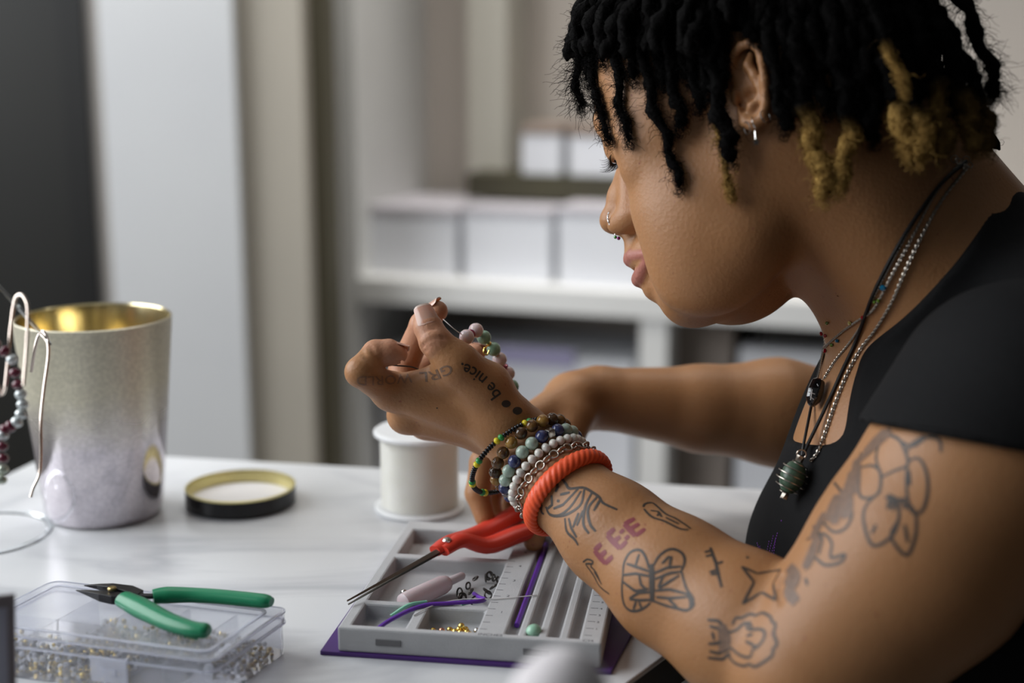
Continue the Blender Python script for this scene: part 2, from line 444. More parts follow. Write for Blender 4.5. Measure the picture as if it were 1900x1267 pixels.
# ---------------------------------------------------------------- table
TZ = 75.0
m_marble = mat('marble', (0.80, 0.81, 0.82), 0.22, spec=0.45)
nt = m_marble.node_tree; b = nt.nodes['Principled BSDF']
tc = nt.nodes.new('ShaderNodeTexCoord'); mp = nt.nodes.new('ShaderNodeMapping'); mp.inputs['Rotation'].default_value = (0, 0, 0.6); mp.inputs['Scale'].default_value = (1.0, 2.2, 1)
n1 = nt.nodes.new('ShaderNodeTexNoise'); n1.inputs['Scale'].default_value = 2.6; n1.inputs['Detail'].default_value = 7; n1.inputs['Distortion'].default_value = 1.6
ab = nt.nodes.new('ShaderNodeMath'); ab.operation = 'SUBTRACT'; ab.inputs[1].default_value = 0.5
a2 = nt.nodes.new('ShaderNodeMath'); a2.operation = 'ABSOLUTE'
rp = nt.nodes.new('ShaderNodeValToRGB'); rp.color_ramp.elements[0].position = 0.0; rp.color_ramp.elements[1].position = 0.075
rp.color_ramp.elements[0].color = (0.44, 0.45, 0.48, 1); rp.color_ramp.elements[1].color = (0.64, 0.65, 0.665, 1)
n2 = nt.nodes.new('ShaderNodeTexNoise'); n2.inputs['Scale'].default_value = 5; n2.inputs['Detail'].default_value = 5
r2 = nt.nodes.new('ShaderNodeValToRGB'); r2.color_ramp.elements[0].position = 0.35; r2.color_ramp.elements[1].position = 0.62
mx = nt.nodes.new('ShaderNodeMix'); mx.data_type = 'RGBA'; mx.inputs[6].default_value = (0.64, 0.65, 0.665, 1)
nt.links.new(tc.outputs['Object'], mp.inputs['Vector']); nt.links.new(mp.outputs['Vector'], n1.inputs['Vector']); nt.links.new(tc.outputs['Object'], n2.inputs['Vector'])
nt.links.new(n1.outputs['Fac'], ab.inputs[0]); nt.links.new(ab.outputs[0], a2.inputs[0]); nt.links.new(a2.outputs[0], rp.inputs['Fac'])
nt.links.new(n2.outputs['Fac'], r2.inputs['Fac']); nt.links.new(r2.outputs['Color'], mx.inputs[0]); nt.links.new(rp.outputs['Color'], mx.inputs[7]); nt.links.new(mx.outputs[2], b.inputs['Base Color'])
table = empty('table', 'white marble topped work table with dark edge', 'table', None, (-10, 85, 0))
poly = [(-39.5, 119.2), (31.0, 106.0), (9.9, 78.6), (6.2, 73.2), (-14.0, 43.0), (-60.0, 46.0)]
MB().prism(poly, TZ - 0.35, TZ).build('table_top', m_marble, table, False, 0.08)
m_edge = mat('dark_table_edge', (0.030, 0.027, 0.025), 0.6)
MB().prism([(x * 0.998, 85 + (y - 85) * 0.998) for x, y in poly], TZ - 2.6, TZ - 0.35).build('table_core', m_edge, table, False)
for x, y in ((-36, 112), (22, 103), (-50, 52), (-16, 50)):
    MB().box(x - 2, x + 2, y - 2, y + 2, 0.02, TZ - 2.6).build('leg', m_edge, table, False, 0.2)

# ---------------------------------------------------------------- mercury glass cup
cup = empty('candle_cup', 'tall tapered mercury glass cup, gold inside, at the left of the table', 'cup', None, (-30.8, 102.6, TZ))
m_cup = bpy.data.materials.new('mercury_glass'); m_cup.use_nodes = True
nt = m_cup.node_tree; b = nt.nodes['Principled BSDF']
tc = nt.nodes.new('ShaderNodeTexCoord'); sx = nt.nodes.new('ShaderNodeSeparateXYZ'); nz = nt.nodes.new('ShaderNodeTexNoise'); nz.inputs['Scale'].default_value = 22; nz.inputs['Detail'].default_value = 6
md = nt.nodes.new('ShaderNodeMath'); md.operation = 'MULTIPLY_ADD'; md.inputs[1].default_value = 0.035
nt.links.new(tc.outputs['Object'], sx.inputs[0]); nt.links.new(tc.outputs['Object'], nz.inputs['Vector']); nt.links.new(nz.outputs['Fac'], md.inputs[0]); nt.links.new(sx.outputs['Z'], md.inputs[2])
mr = nt.nodes.new('ShaderNodeMapRange'); mr.inputs['From Min'].default_value = 0.825; mr.inputs['From Max'].default_value = 0.868
nt.links.new(md.outputs[0], mr.inputs['Value'])
c1 = nt.nodes.new('ShaderNodeMix'); c1.data_type = 'RGBA'; c1.inputs[6].default_value = (0.60, 0.56, 0.60, 1); c1.inputs[7].default_value = (0.64, 0.60, 0.47, 1)
c2 = nt.nodes.new('ShaderNodeMix'); c2.data_type = 'FLOAT'; c2.inputs[2].default_value = 0.07; c2.inputs[3].default_value = 0.42
c3 = nt.nodes.new('ShaderNodeMix'); c3.data_type = 'FLOAT'; c3.inputs[2].default_value = 0.85; c3.inputs[3].default_value = 0.5
for c in (c1, c2, c3): nt.links.new(mr.outputs['Result'], c.inputs[0])
nz2 = nt.nodes.new('ShaderNodeTexNoise'); nz2.inputs['Scale'].default_value = 420; nz2.inputs['Detail'].default_value = 8; nt.links.new(tc.outputs['Object'], nz2.inputs['Vector'])
mr2 = nt.nodes.new('ShaderNodeMapRange'); mr2.inputs['From Min'].default_value = 0.42; mr2.inputs['From Max'].default_value = 0.62; mr2.inputs['To Min'].default_value = 0.86; mr2.inputs['To Max'].default_value = 1.04; nt.links.new(nz2.outputs['Fac'], mr2.inputs['Value'])
mu = nt.nodes.new('ShaderNodeMix'); mu.data_type = 'RGBA'; mu.blend_type = 'MULTIPLY'; mu.inputs[0].default_value = 1.0; nt.links.new(c1.outputs[2], mu.inputs[6]); nt.links.new(mr2.outputs['Result'], mu.inputs[7])
nt.links.new(mu.outputs[2], b.inputs['Base Color']); nt.links.new(c2.outputs[0], b.inputs['Roughness']); nt.links.new(c3.outputs[0], b.inputs['Metallic'])
hh = 15.0
MB().lathe((-30.8, 102.6, TZ), (0, 0, 1), [(3.7, 0.02), (4.15, 0.15), (4.35, 0.6), (4.7, 4), (5.05, 8), (5.4, 12), (5.68, hh), (5.56, hh + 0.08)], 56, caps=False).build('outer_glass', m_cup, cup)
m_goldin = mat('gold_lining', (0.66, 0.54, 0.27), 0.16, metal=0.9, noise=(30, (0.78, 0.68, 0.42)))
MB().lathe((-30.8, 102.6, TZ), (0, 0, 1), [(5.56, hh + 0.08), (5.44, hh - 0.05), (5.1, 12), (4.5, 4), (4.1, 0.8), (0.01, 0.7)], 56, caps=False).build('gold_lining', m_goldin, cup)

# ---------------------------------------------------------------- jar lid lying upside down
lid = empty('jar_lid', 'black jar lid lying upside down with gold inner rim', 'lid', None, (-20.9, 104.8, TZ))
MB().lathe((-20.9, 104.8, TZ), (0, 0, 1), [(4.05, 0.02), (4.2, 0.2), (4.2, 1.15), (4.16, 1.3)], 48, caps=False).build('shell', mat('black_lacquer', (0.004, 0.004, 0.005), 0.3), lid)
MB().lathe((-20.9, 104.8, TZ), (0, 0, 1), [(4.16, 1.3), (4.20, 1.42), (4.05, 1.45), (4.0, 1.2), (3.95, 0.35)], 48, caps=False).build('gold_rim', mat('gold_lacquer', (0.78, 0.70, 0.34), 0.35, metal=0.6), lid)
MB().lathe((-20.9, 104.8, TZ), (0, 0, 1), [(3.95, 0.42), (3.4, 0.5), (0.01, 0.5)], 48, caps=False).build('liner', mat('white_liner', (0.93, 0.91, 0.91), 0.5), lid)

# ---------------------------------------------------------------- spool of clear elastic cord
sx_, sy_ = -7.0, 103.4
sp = empty('cord_spool', 'white plastic spool of clear cord beside the far hand', 'spool', None, (sx_, sy_, TZ))
m_plast = mat('white_plastic', (0.80, 0.81, 0.82), 0.4, sss=0.2, sssr=(1, 1, 1))
for z0, nm in ((0.02, 'flange'), (5.9, 'flange')):
    MB().lathe((sx_, sy_, TZ + z0), (0, 0, 1), [(0.8, 0), (3.3, 0), (3.42, 0.1), (3.42, 0.3), (3.3, 0.4), (1.0, 0.4), (0.8, 0.0)], 48, caps=False).build(nm, m_plast, sp)
prof = []
for i in range(34):
    z = 0.44 + i * 0.162; prof += [(2.86, z), (2.95, z + 0.081)]
MB().lathe((sx_, sy_, TZ), (0, 0, 1), prof, 48, caps=False).build('cord_winding', mat('clear_cord', (0.80, 0.79, 0.74), 0.28, sss=0.3, sssr=(1, 1, .8), noise=(60, (0.74, 0.73, 0.67))), sp)

# ---------------------------------------------------------------- purple mat and grey bead tray
U1 = unit((14.6, -2.2, 0)); U2 = np.array([-U1[1], U1[0], 0])
TO = np.array([-10.1, 77.0, 0])
def tp(u, v, z): return TO + U1 * u + U2 * v + np.array([0, 0, z])
mt = MB(); pp = [tp(-1.05, -0.1, 0)[:2], tp(15.9, -0.25, 0)[:2], tp(16.8, 6.0, 0)[:2], tp(16.6, 19.4, 0)[:2], tp(-0.8, 19.4, 0)[:2]]
mt.prism(pp, TZ + 0.01, TZ + 0.26)
pm = mt.build('craft_mat', mat('purple_mat', (0.070, 0.022, 0.17), 0.45, noise=(30, (0.06, 0.018, 0.15))), None, False, 0.05)
tag(pm, 'purple mat lying under the grey bead tray', 'mat')
def heightblock(us, vs, hf, z0):
    mb = MB(); nu, nv = len(us) - 1, len(vs) - 1
    Hh = [[hf(i, j) for j in range(nv)] for i in range(nu)]
    def hq(i, j): return Hh[i][j] if 0 <= i < nu and 0 <= j < nv else z0
    vid = {}
    V = []; F = []
    def v(u, w, z):
        k = (round(u, 4), round(w, 4), round(z, 4))
        if k not in vid: vid[k] = len(V); V.append(tp(u, w, z))
        return vid[k]
    for i in range(nu):
        for j in range(nv):
            h = Hh[i][j]
            F.append((v(us[i], vs[j], h), v(us[i + 1], vs[j], h), v(us[i + 1], vs[j + 1], h), v(us[i], vs[j + 1], h)))
            F.append((v(us[i], vs[j], z0), v(us[i], vs[j + 1], z0), v(us[i + 1], vs[j + 1], z0), v(us[i + 1], vs[j], z0)))
    for i in range(nu + 1):
        for j in range(nv):
            a, c = hq(i - 1, j), hq(i, j)
            if a != c: F.append((v(us[i], vs[j], a), v(us[i], vs[j], c), v(us[i], vs[j + 1], c), v(us[i], vs[j + 1], a)))
    for j in range(nv + 1):
        for i in range(nu):
            a, c = hq(i, j - 1), hq(i, j)
            if a != c: F.append((v(us[i], vs[j], a), v(us[i + 1], vs[j], a), v(us[i + 1], vs[j], c), v(us[i], vs[j], c)))
    mb.V = [tuple(x) for x in V]; mb.F = F
    return mb
US = [0, 0.75, 3.9, 4.65, 8.05, 9.75, 10.45, 10.95, 11.65, 12.2, 12.85, 13.4, 14.0, 15.3]
VS = [0, 0.55, 3.7, 4.35, 11.6, 12.4, 17.2, 18.0, 18.8]
TT = TZ + 0.26; TH = TT + 1.5; TL_ = TT + 0.5; TG = TT + 0.95
def tray_h(i, j):
    ur, vr = US[i], VS[j]
    if ur in (0.75, 4.65) and vr == 0.55: return TL_
    if 0.75 <= ur < 8.0 and vr == 4.35: return TL_
    if 0.75 <= ur < 8.0 and vr == 12.4: return TL_
    if ur in (9.75, 10.95, 12.2, 13.4) and 0.5 < vr < 17.2: return TG
    return TH
m_tray = mat('grey_flock', (0.42, 0.425, 0.435), 0.85, sheen=0.3, noise=(60, (0.37, 0.375, 0.385), 0.25), bump=(900, 0.35))
tray = heightblock(US, VS, tray_h, TT)
to = empty('bead_tray', 'grey flocked bead tray with compartments and grooves on the purple mat', 'tray', None, tp(7.6, 9, TT))
tb_ = tray.build('tray_body', m_tray, None, False)
wv = tb_.modifiers.new('edges', 'BEVEL'); wv.width = 0.0013; wv.segments = 2; wv.limit_method = 'ANGLE'; wv.angle_limit = math.radians(40)
adopt(tb_, to)
# two sunk slots and ruler print on the front and top
m_slot = mat('slot_grey', (0.14, 0.14, 0.145), 0.8)
for u in (3.0, 11.6):
    c = tp(u, -0.02, TT + 0.72); MB().frame(c, U1, U2, (0, 0, 1), 0.75, 0.03, 0.19).build('slot', m_slot, to, False, 0.02)
m_ink = mat('printed_ink', (0.10, 0.10, 0.11), 0.8)
rl = MB()
for k in range(15):
    for u0 in (8.3, 14.35):
        rl.frame(tp(u0 + 0.1, 1.0 + k * 1.0, TH + 0.003), U1, U2, (0, 0, 1), 0.22, 0.025, 0.004)
rl.build('ruler_marks', m_ink, to, False)['kind'] = 'stuff'
def text3d(name, body, size, origin, ax, ay, m, parent, lift=0.0, spacing=1.0):
    cu = bpy.data.curves.new(name, 'FONT'); cu.body = body; cu.size = size * 0.01; cu.extrude = 0.00003; cu.space_character = spacing
    ob = bpy.data.objects.new(name + '_tmp', cu); COL.objects.link(ob)
    dg = bpy.context.evaluated_depsgraph_get(); me = bpy.data.meshes.new_from_object(ob.evaluated_get(dg))
    bpy.data.objects.remove(ob, do_unlink=True)
    az = xp(ax, ay); M = np.array([ax, ay, az])
    n = len(me.vertices); co = np.empty(n * 3, np.float32); me.vertices.foreach_get('co', co); co = co.reshape(-1, 3) * 100
    V = np.asarray(origin) + co @ M + az * lift
    me.vertices.foreach_set('co', (V * 0.01).astype(np.float32).ravel()); me.update(); me.name = name
    o = link(name, me, m, None, False)
    if parent is not None: adopt(o, parent)
    return o
text3d('ruler_print', 'INCHES', 0.42, tp(8.2, 0.12, TH + 0.004), U1, U2, m_ink, to)
text3d('ruler_print', 'CM', 0.42, tp(14.2, 0.12, TH + 0.004), U1, U2, m_ink, to)
for k in range(1, 6):
    text3d('ruler_print', str(k), 0.42, tp(8.95, 0.9 + k * 2.54, TH + 0.004), U1, U2, m_ink, to)
for k in range(1, 12):
    text3d('ruler_print', str(k), 0.36, tp(14.75, 0.85 + k * 1.0, TH + 0.004), U1, U2, m_ink, to)
# contents of the tray
m_gold = mat('gold_bead', (0.83, 0.60, 0.16), 0.22, metal=1.0)
m_silv = mat('silver', (0.72, 0.70, 0.67), 0.22, metal=1.0)
m_copper = mat('copper_bead', (0.75, 0.38, 0.26), 0.25, metal=1.0)
rng = random.Random(5)
def bead_mesh(name, r, hole=0.18, m=None, seg=14, rings=8, squash=1.0):
    """drilled bead around local z"""
    prof = []; a0 = math.asin(min(0.9, hole))
    for i in range(rings + 1):
        a = a0 + (math.pi - 2 * a0) * i / rings; prof.append((r * math.sin(a), -r * squash * math.cos(a)))
    prof = [(prof[0][0] * 0.98, prof[-1][1] * 0.9)] and prof
    mb = MB(); mb.lathe((0, 0, 0), (0, 0, 1), prof, seg)
    # inner wall of the hole
    me = bpy.data.meshes.new(name); me.from_pydata([tuple(np.array(v) * 0.01) for v in mb.V], [], mb.F[:-2] + [f for f in mb.F[-2:]]); me.update()
    me.polygons.foreach_set('use_smooth', np.ones(len(me.polygons), bool))
    if m: me.materials.append(m)
    return me
def put(me, name, pos, axis=(0, 0, 1), parent=None, scale=1.0, spin=0.0):
    o = bpy.data.objects.new(name, me); COL.objects.link(o)
    q = Vector(tuple(axis)).to_track_quat('Z', 'Y')
    o.rotation_mode = 'QUATERNION'; o.rotation_quaternion = q
    o.location = np.asarray(pos) * 0.01; o.scale = (scale,) * 3
    if parent is not None: adopt(o, parent)
    return o
gold_me = bead_mesh('gold_bead', 0.2, 0.25, m_gold, 10, 6); silv_me = bead_mesh('silver_bead', 0.2, 0.25, m_silv, 10, 6); cop_me = bead_mesh('copper_bead', 0.2, 0.25, m_copper, 10, 6)
spots = [(6.5, 2.2), (6.85, 2.1), (7.2, 2.25), (6.7, 2.55), (7.05, 2.6), (5.2, 2.15), (7.35, 2.0), (6.15, 2.4)]
for k, (u, v) in enumerate(spots):
    tag(put(gold_me, 'gold_bead', tp(u, v, TL_ + 0.19), (rng.uniform(-1, 1), rng.uniform(-1, 1), 1)), 'tiny gold bead heaped in the front compartment of the tray', 'bead', 'gold beads in the tray')
tag(put(gold_me, 'gold_bead', tp(6.85, 2.35, TL_ + 0.5), (0.3, .5, 1)), 'tiny gold bead on top of the heap in the tray', 'bead', 'gold beads in the tray')
tag(put(silv_me, 'silver_bead', tp(7.75, 2.5, TL_ + 0.19)), 'tiny silver bead at the corner of the front compartment', 'bead')
tag(put(cop_me, 'copper_bead', tp(5.7, 2.2, TL_ + 0.19)), 'tiny copper pink bead beside the gold beads', 'bead')
for k, (u, v) in enumerate(((2.2, 7.6), (2.6, 7.1), (1.5, 5.3))):
    tag(put(silv_me, 'silver_bead', tp(u, v, TL_ + 0.21), scale=1.1), 'silver bead lying in the large tray compartment', 'bead', 'silver beads in the large compartment')
m_jade = mat('green_aventurine', (0.26, 0.46, 0.34), 0.25, sss=0.35, sssr=(.4, 1, .6), noise=(120, (0.34, 0.55, 0.42)))
jade_me = bead_mesh('green_bead', 0.46, 0.12, m_jade, 20, 12)
tag(put(jade_me, 'green_bead', tp(11.3, 1.2, TG + 0.47), (1, 0.2, 0.1)), 'round pale green bead resting in a tray groove', 'bead')
m_purple = mat('purple_cord', (0.13, 0.035, 0.36), 0.4)
def cord(name, pts, r, m, label, cat, n=40):
    mb = MB(); mb.tube(spline(pts, n), r, 8); o = mb.build(name, m); return tag(o, label, cat)
cord('purple_stick', [tp(10.1, 2.6, TG + 0.2), tp(10.1, 8, TG + 0.2), tp(10.1, 16.4, TG + 0.2)], 0.17, m_purple, 'straight purple cord lying in a tray groove', 'cord')
cord('purple_string', [tp(1.6, 0.75, TL_ + 0.15), tp(2.6, 1.9, TH - 0.25), tp(4.2, 3.5, TH + 0.12), tp(5.8, 4.1, TH + 0.15), tp(7.4, 4.7, TH + 0.12), tp(7.7, 5.6, TH - 0.1), tp(7.2, 6.6, TL_ + 0.6), tp(6.6, 8.0, TL_ + 0.25)], 0.13, m_purple, 'purple string trailing over the tray compartments', 'string')
m_mint = mat('mint_cord', (0.20, 0.50, 0.34), 0.4)
cord('mint_cord', [tp(2.4, 3.2, TH - 0.5), tp(3.4, 3.7, TH + 0.06), tp(4.4, 4.2, TH + 0.12)], 0.11, m_mint, 'short mint green cord piece at the tray divider', 'cord', 14)
cord('mint_cord', [tp(6.4, 4.75, TH - 0.15), tp(7.0, 5.1, TH - 0.1), tp(7.3, 5.9, TH - 0.4)], 0.11, m_mint, 'short mint green cord piece beside the purple cord', 'cord', 14)
cord('clear_thread', [tp(4.0, 2.2, TH + 0.05), tp(5.0, 3.9, TH + 0.1), tp(6.5, 4.9, TH + 0.12), tp(8.4, 5.4, TH + 0.06), tp(10.0, 6.0, TH + 0.07), tp(10.8, 6.4, TH + 0.06)], 0.035, mat('clear_thread', (0.75, 0.75, 0.75), 0.3), 'thin clear thread lying across the tray', 'thread')
# pink glue bottle in the large compartment
ga = tp(2.7, 4.9, TL_ + 0.62); gb = tp(5.6, 9.6, TL_ + 0.78); gd = unit(gb - ga)
gl = empty('glue_bottle', 'small clear pink glue bottle lying in the large tray compartment', 'bottle', None, ga)
m_pinkg = mat('pink_plastic', (0.82, 0.69, 0.72), 0.22, trans=0.25, sss=0.3, sssr=(1, .6, .7))
MB().lathe(ga, gd, [(0.35, 0), (0.55, 0.1), (0.6, 0.4), (0.6, 3.6), (0.5, 4.0), (0.3, 4.2)], 24).build('body', m_pinkg, gl)
MB().lathe(ga + gd * 4.15, gd, [(0.3, 0), (0.28, 0.5), (0.26, 1.3), (0.2, 1.4)], 16).build('cap', mat('pale_cap', (0.72, 0.66, 0.70), 0.3), gl)
# dark tangle of findings at the end of that compartment
m_gun = mat('gunmetal', (0.07, 0.065, 0.06), 0.35, metal=0.8)
fd = MB()
for k in range(16):
    c = tp(rng.uniform(5.7, 7.7), rng.uniform(7.0, 10.8), TL_ + rng.uniform(0.12, 0.75)); ax = unit((rng.uniform(-1, 1), rng.uniform(-1, 1), rng.uniform(-.4, 1)))
    a = xp(ax, (0.3, 0.5, 0.8)); a = unit(a); b2 = xp(ax, a); rr = rng.uniform(0.18, 0.36)
    fd.tube([c + rr * (math.cos(t) * a + math.sin(t) * b2) for t in np.linspace(0, 2 * math.pi, 14)[:-1]], 0.06, 6, closed=True)
tag(fd.build('jump_rings', m_gun), 'heap of dark metal jump rings in the tray', 'findings', kind='stuff')

# ---------------------------------------------------------------- scissors with red handles
m_red = mat('red_plastic', (0.62, 0.045, 0.025), 0.38)
m_steel = mat('scissor_steel', (0.14, 0.13, 0.115), 0.35, metal=0.85)
sc_ = empty('scissors', 'small pointed scissors with red handles resting over the tray', 'scissors', None, onz(822, 1015, 78))
tip = onz(645, 1118, TH + 0.25); piv = onz(830, 1014, TH + 1.3); sd = unit(piv - tip); sl = np.linalg.norm(piv - tip)
sn = unit(xp(xp(sd, (0, 0, 1)), sd)); ss = xp(sn, sd)
for s_, nm in ((1, 'blade'), (-1, 'blade')):
    V = []; F = []; n = 10
    for i in range(n):
        t = i / (n - 1); w = 0.06 + 0.52 * t ** 0.8; c = tip + sd * sl * t + sn * 0.07 * s_ + ss * s_ * 0.03
        for (a, h) in ((-0.5, 0), (0.5, 0.0), (0.15, 0.09 * s_)): V.append(c + ss * w * a * s_ + sn * h)
    for i in range(n - 1):
        for k in range(3): F.append((i * 3 + k, i * 3 + (k + 1) % 3, i * 3 + 3 + (k + 1) % 3, i * 3 + 3 + k))
    F += [(0, 2, 1), ((n - 1) * 3, (n - 1) * 3 + 1, (n - 1) * 3 + 2)]
    MB().add(V, F).build(nm, m_steel, sc_, False)
h1 = [piv - sd * 0.9 + ss * 0.25, piv + sd * 0.5 + ss * 0.25, P(890, 990, 95), P(955, 955, 97.5), P(1010, 925, 99.5)]
h2 = [piv - sd * 0.6 - ss * 0.2, piv + sd * 1.2 - ss * 0.2, P(905, 1012, 93), P(965, 990, 94.5), P(1030, 975, 96.5)]
def handle(pts, ring_c, r0):
    mb = MB(); pts_ = spline(pts, 20)
    mb.tube(pts_, [0.5 + 0.3 * math.sin(min(1, i / 12) * math.pi / 2) for i in range(20)], 12, flat=0.7)
    e = pts_[-1]; d = unit(pts_[-1] - pts_[-3]); u = unit(xp(d, CF)); 
    loop = [e + d * (r0 - r0 * math.cos(t)) * 1.25 + u * r0 * math.sin(t) for t in np.linspace(0, 2 * math.pi, 26)[:-1]]
    mb.tube(loop, 0.42, 10, closed=True, flat=0.8)
    return mb.build('handle', m_red, sc_)
handle(h1, None, 1.5); handle(h2, None, 1.6)
MB().lathe(piv + sn * 0.25, sn, [(0.30, 0), (0.30, 0.24), (0.2, 0.34), (0.01, 0.36)], 16).build('rivet', m_silv, sc_)

# ---------------------------------------------------------------- clear storage box with beads
m_clear = mat('clear_plastic', (0.93, 0.94, 0.98), 0.12, trans=0.88, ior=1.12, spec=0.5)
m_clear_rim = mat('clear_plastic_rim', (0.86, 0.88, 0.96), 0.25, trans=0.65, ior=1.2)
BX1 = unit((12.3, -3.6, 0)); BX2 = unit((3.6, 8.8, 0)); BO = np.array([-16.0, 70.6, 0])   # front right corner
def bp(u, v, z): return BO - BX1 * u + BX2 * v + np.array([0, 0, z])
BW, BD, BH = 15.5, 7.6, 2.65
bxo = empty('bead_box', 'clear plastic compartment box of beads under the green pliers', 'box', None, bp(BW / 2, BD / 2, TZ))
def rrect(u0, u1, v0, v1, r, n=5):
    out = []
    for cu, cv, a0 in ((u1 - r, v1 - r, 0), (u0 + r, v1 - r, 90), (u0 + r, v0 + r, 180), (u1 - r, v0 + r, 270)):
        for k in range(n + 1):
            a = math.radians(a0 + 90 * k / n); out.append((cu + r * math.cos(a), cv + r * math.sin(a)))
    return out
def wallring(name, ro, ri, z0, z1, m, bottom=None, top=None):
    mb = MB(); n = len(ro); V = []
    for ring, z in ((ro, z0), (ro, z1), (ri, z1), (ri, z0)): V += [bp(u, v, z) for u, v in ring]
    F = []
    for k in range(4):
        for i in range(n):
            F.append((k * n + i, k * n + (i + 1) % n, ((k + 1) % 4) * n + (i + 1) % n, ((k + 1) % 4) * n + i))
    mb.add(V, F)
    for zz, th in ((bottom, 0.1), (top, 0.1)):
        if zz is not None:
            V = [bp(u, v, zz) for u, v in ri] + [bp(u, v, zz + th) for u, v in ri]
            mb.add(V, [tuple(range(n)), tuple(range(2 * n - 1, n - 1, -1))])
    return mb.build(name, m, bxo, True, angle=40)
wallring('body', rrect(0, BW, 0, BD, 0.6), rrect(0.12, BW - 0.12, 0.12, BD - 0.12, 0.5), TZ + 0.02, TZ + BH - 0.7, m_clear, TZ + 0.03)
wallring('lid', rrect(-0.1, BW + 0.1, -0.1, BD + 0.1, 0.65), rrect(0.05, BW - 0.05, 0.05, BD - 0.05, 0.55), TZ + BH - 0.75, TZ + BH, m_clear, None, TZ + BH - 0.12)
wallring('lid_rib', rrect(0.65, BW - 0.65, 0.65, BD - 0.65, 0.5), rrect(0.8, BW - 0.8, 0.8, BD - 0.8, 0.42), TZ + BH, TZ + BH + 0.1, m_clear_rim)
wallring('lid_rib', rrect(-0.16, BW + 0.16, -0.16, BD + 0.16, 0.7), rrect(-0.1, BW + 0.1, -0.1, BD + 0.1, 0.65), TZ + BH - 0.12, TZ + BH - 0.02, m_clear_rim)
wallring('lid_rib', rrect(-0.16, BW + 0.16, -0.16, BD + 0.16, 0.7), rrect(-0.1, BW + 0.1, -0.1, BD + 0.1, 0.65), TZ + BH - 0.78, TZ + BH - 0.68, m_clear_rim)
for u in (3.1, 6.2, 9.3, 12.4):
    MB().frame(bp(u, BD / 2, TZ + 1.0), BX1, BX2, (0, 0, 1), 0.05, BD / 2 - 0.15, 0.9).build('divider', m_clear, bxo, False)
MB().frame(bp(BW / 2, BD / 2, TZ + 1.0), BX1, BX2, (0, 0, 1), BW / 2 - 0.15, 0.05, 0.9).build('divider', m_clear, bxo, False)
MB().frame(bp(6.1, -0.24, TZ + 1.35), BX1, BX2, (0, 0, 1), 1.15, 0.07, 0.75).build('latch', m_clear_rim, bxo, False, 0.06)
MB().frame(bp(6.1, -0.33, TZ + 1.3), BX1, BX2, (0, 0, 1), 0.5, 0.03, 0.2).build('latch_grip', m_clear_rim, bxo, False, 0.04)
def heap(name, u0, u1, v0, v1, n, rmin, rmax, mlist, label, hmax):
    for mi, m in enumerate(mlist):
        mb = MB()
        for k in range(n // len(mlist)):
            r = rng.uniform(rmin, rmax); u = rng.uniform(u0, u1); v = rng.uniform(v0, v1)
            mb.ball(bp(u, v, TZ + 0.14 + r + rng.random() ** 2 * hmax), r, (rng.uniform(-1, 1), rng.uniform(-1, 1), 1), 1.0, 8, 5)
        o = mb.build(name, m); tag(o, label + (' gold tone', ' brass tone', ' pale crystal', ' dark metal')[mi % 4], 'beads', kind='stuff')
m_brass = mat('brass_find', (0.42, 0.32, 0.14), 0.3, metal=0.9); m_cry = mat('crystal_find', (0.75, 0.76, 0.78), 0.15)
heap('mixed_beads', 6.4, 15.1, 0.3, 3.6, 420, 0.08, 0.17, [m_gold, m_brass, m_cry, m_gun], 'small loose findings in the front of the clear box,', 0.8)
heap('mixed_beads', 3.3, 11.5, 3.9, 7.2, 360, 0.08, 0.17, [m_gold, m_brass, m_cry, m_gun], 'small loose findings in the back of the clear box,', 0.6)
heap('mixed_beads', 0.3, 3.0, 3.9, 7.2, 110, 0.08, 0.16, [m_brass, m_cry], 'small loose findings in the right corner of the clear box,', 0.4)

# ---------------------------------------------------------------- green pliers on the box
ZB = TZ + BH + 0.12
m_green = mat('green_grip', (0.012, 0.22, 0.10), 0.32, noise=(26, (0.010, 0.19, 0.085), 0.3))
m_jaw = mat('black_steel', (0.020, 0.020, 0.022), 0.35, metal=0.6)
pl = empty('pliers', 'green handled cutting pliers lying open on the clear bead box', 'pliers', None, onz(300, 1120, ZB))
pz = ZB + 0.55
PVT = onz(214, 1098, pz + 0.1)
def pl_tube(pts, rs, nm, m, par, flat=0.75, n=26, sides=14):
    mb = MB(); q = spline(pts, n); rr = np.interp(np.linspace(0, 1, n), np.linspace(0, 1, len(rs)), rs)
    mb.tube(q, list(rr), sides, flat=flat); return mb.build(nm, m, par)
A1 = [onz(230, 1112, pz + .05), onz(262, 1128, pz), onz(310, 1152, pz - .05), onz(352, 1166, pz - .05), onz(380, 1170, pz - .05), onz(388, 1171, pz - .05)]
B1 = [onz(284, 1107, pz + .05), onz(310, 1104, pz + .05), onz(360, 1104, pz), onz(420, 1108, pz), onz(488, 1115, pz), onz(504, 1117, pz)]
ga_ = pl_tube(A1, [0.62, 0.72, 0.62, 0.56, 0.54, 0.34], 'grip', m_green, pl)
gb_ = pl_tube(B1, [0.55, 0.64, 0.56, 0.55, 0.54, 0.34], 'grip', m_green, pl)
rb = MB()
for k in range(16):
    t = 0.28 + 0.42 * k / 15; q = spline(A1, 101)[int(t * 100)]
    rb.frame(q + np.array([0.02, -0.47, -0.16]), (1, 0, 0), (0, 1, 0), (0, 0.3, 0.95), 0.045, 0.05, 0.2)
rb.build('grip_ribs', mat('grip_rib_green', (0.008, 0.15, 0.07), 0.4), pl, False)
pl_tube([onz(300, 1105, pz + .05), onz(265, 1106, pz + .1), onz(232, 1102, pz + .1)], [0.24, 0.3, 0.34], 'shank', m_jaw, pl, 0.5)
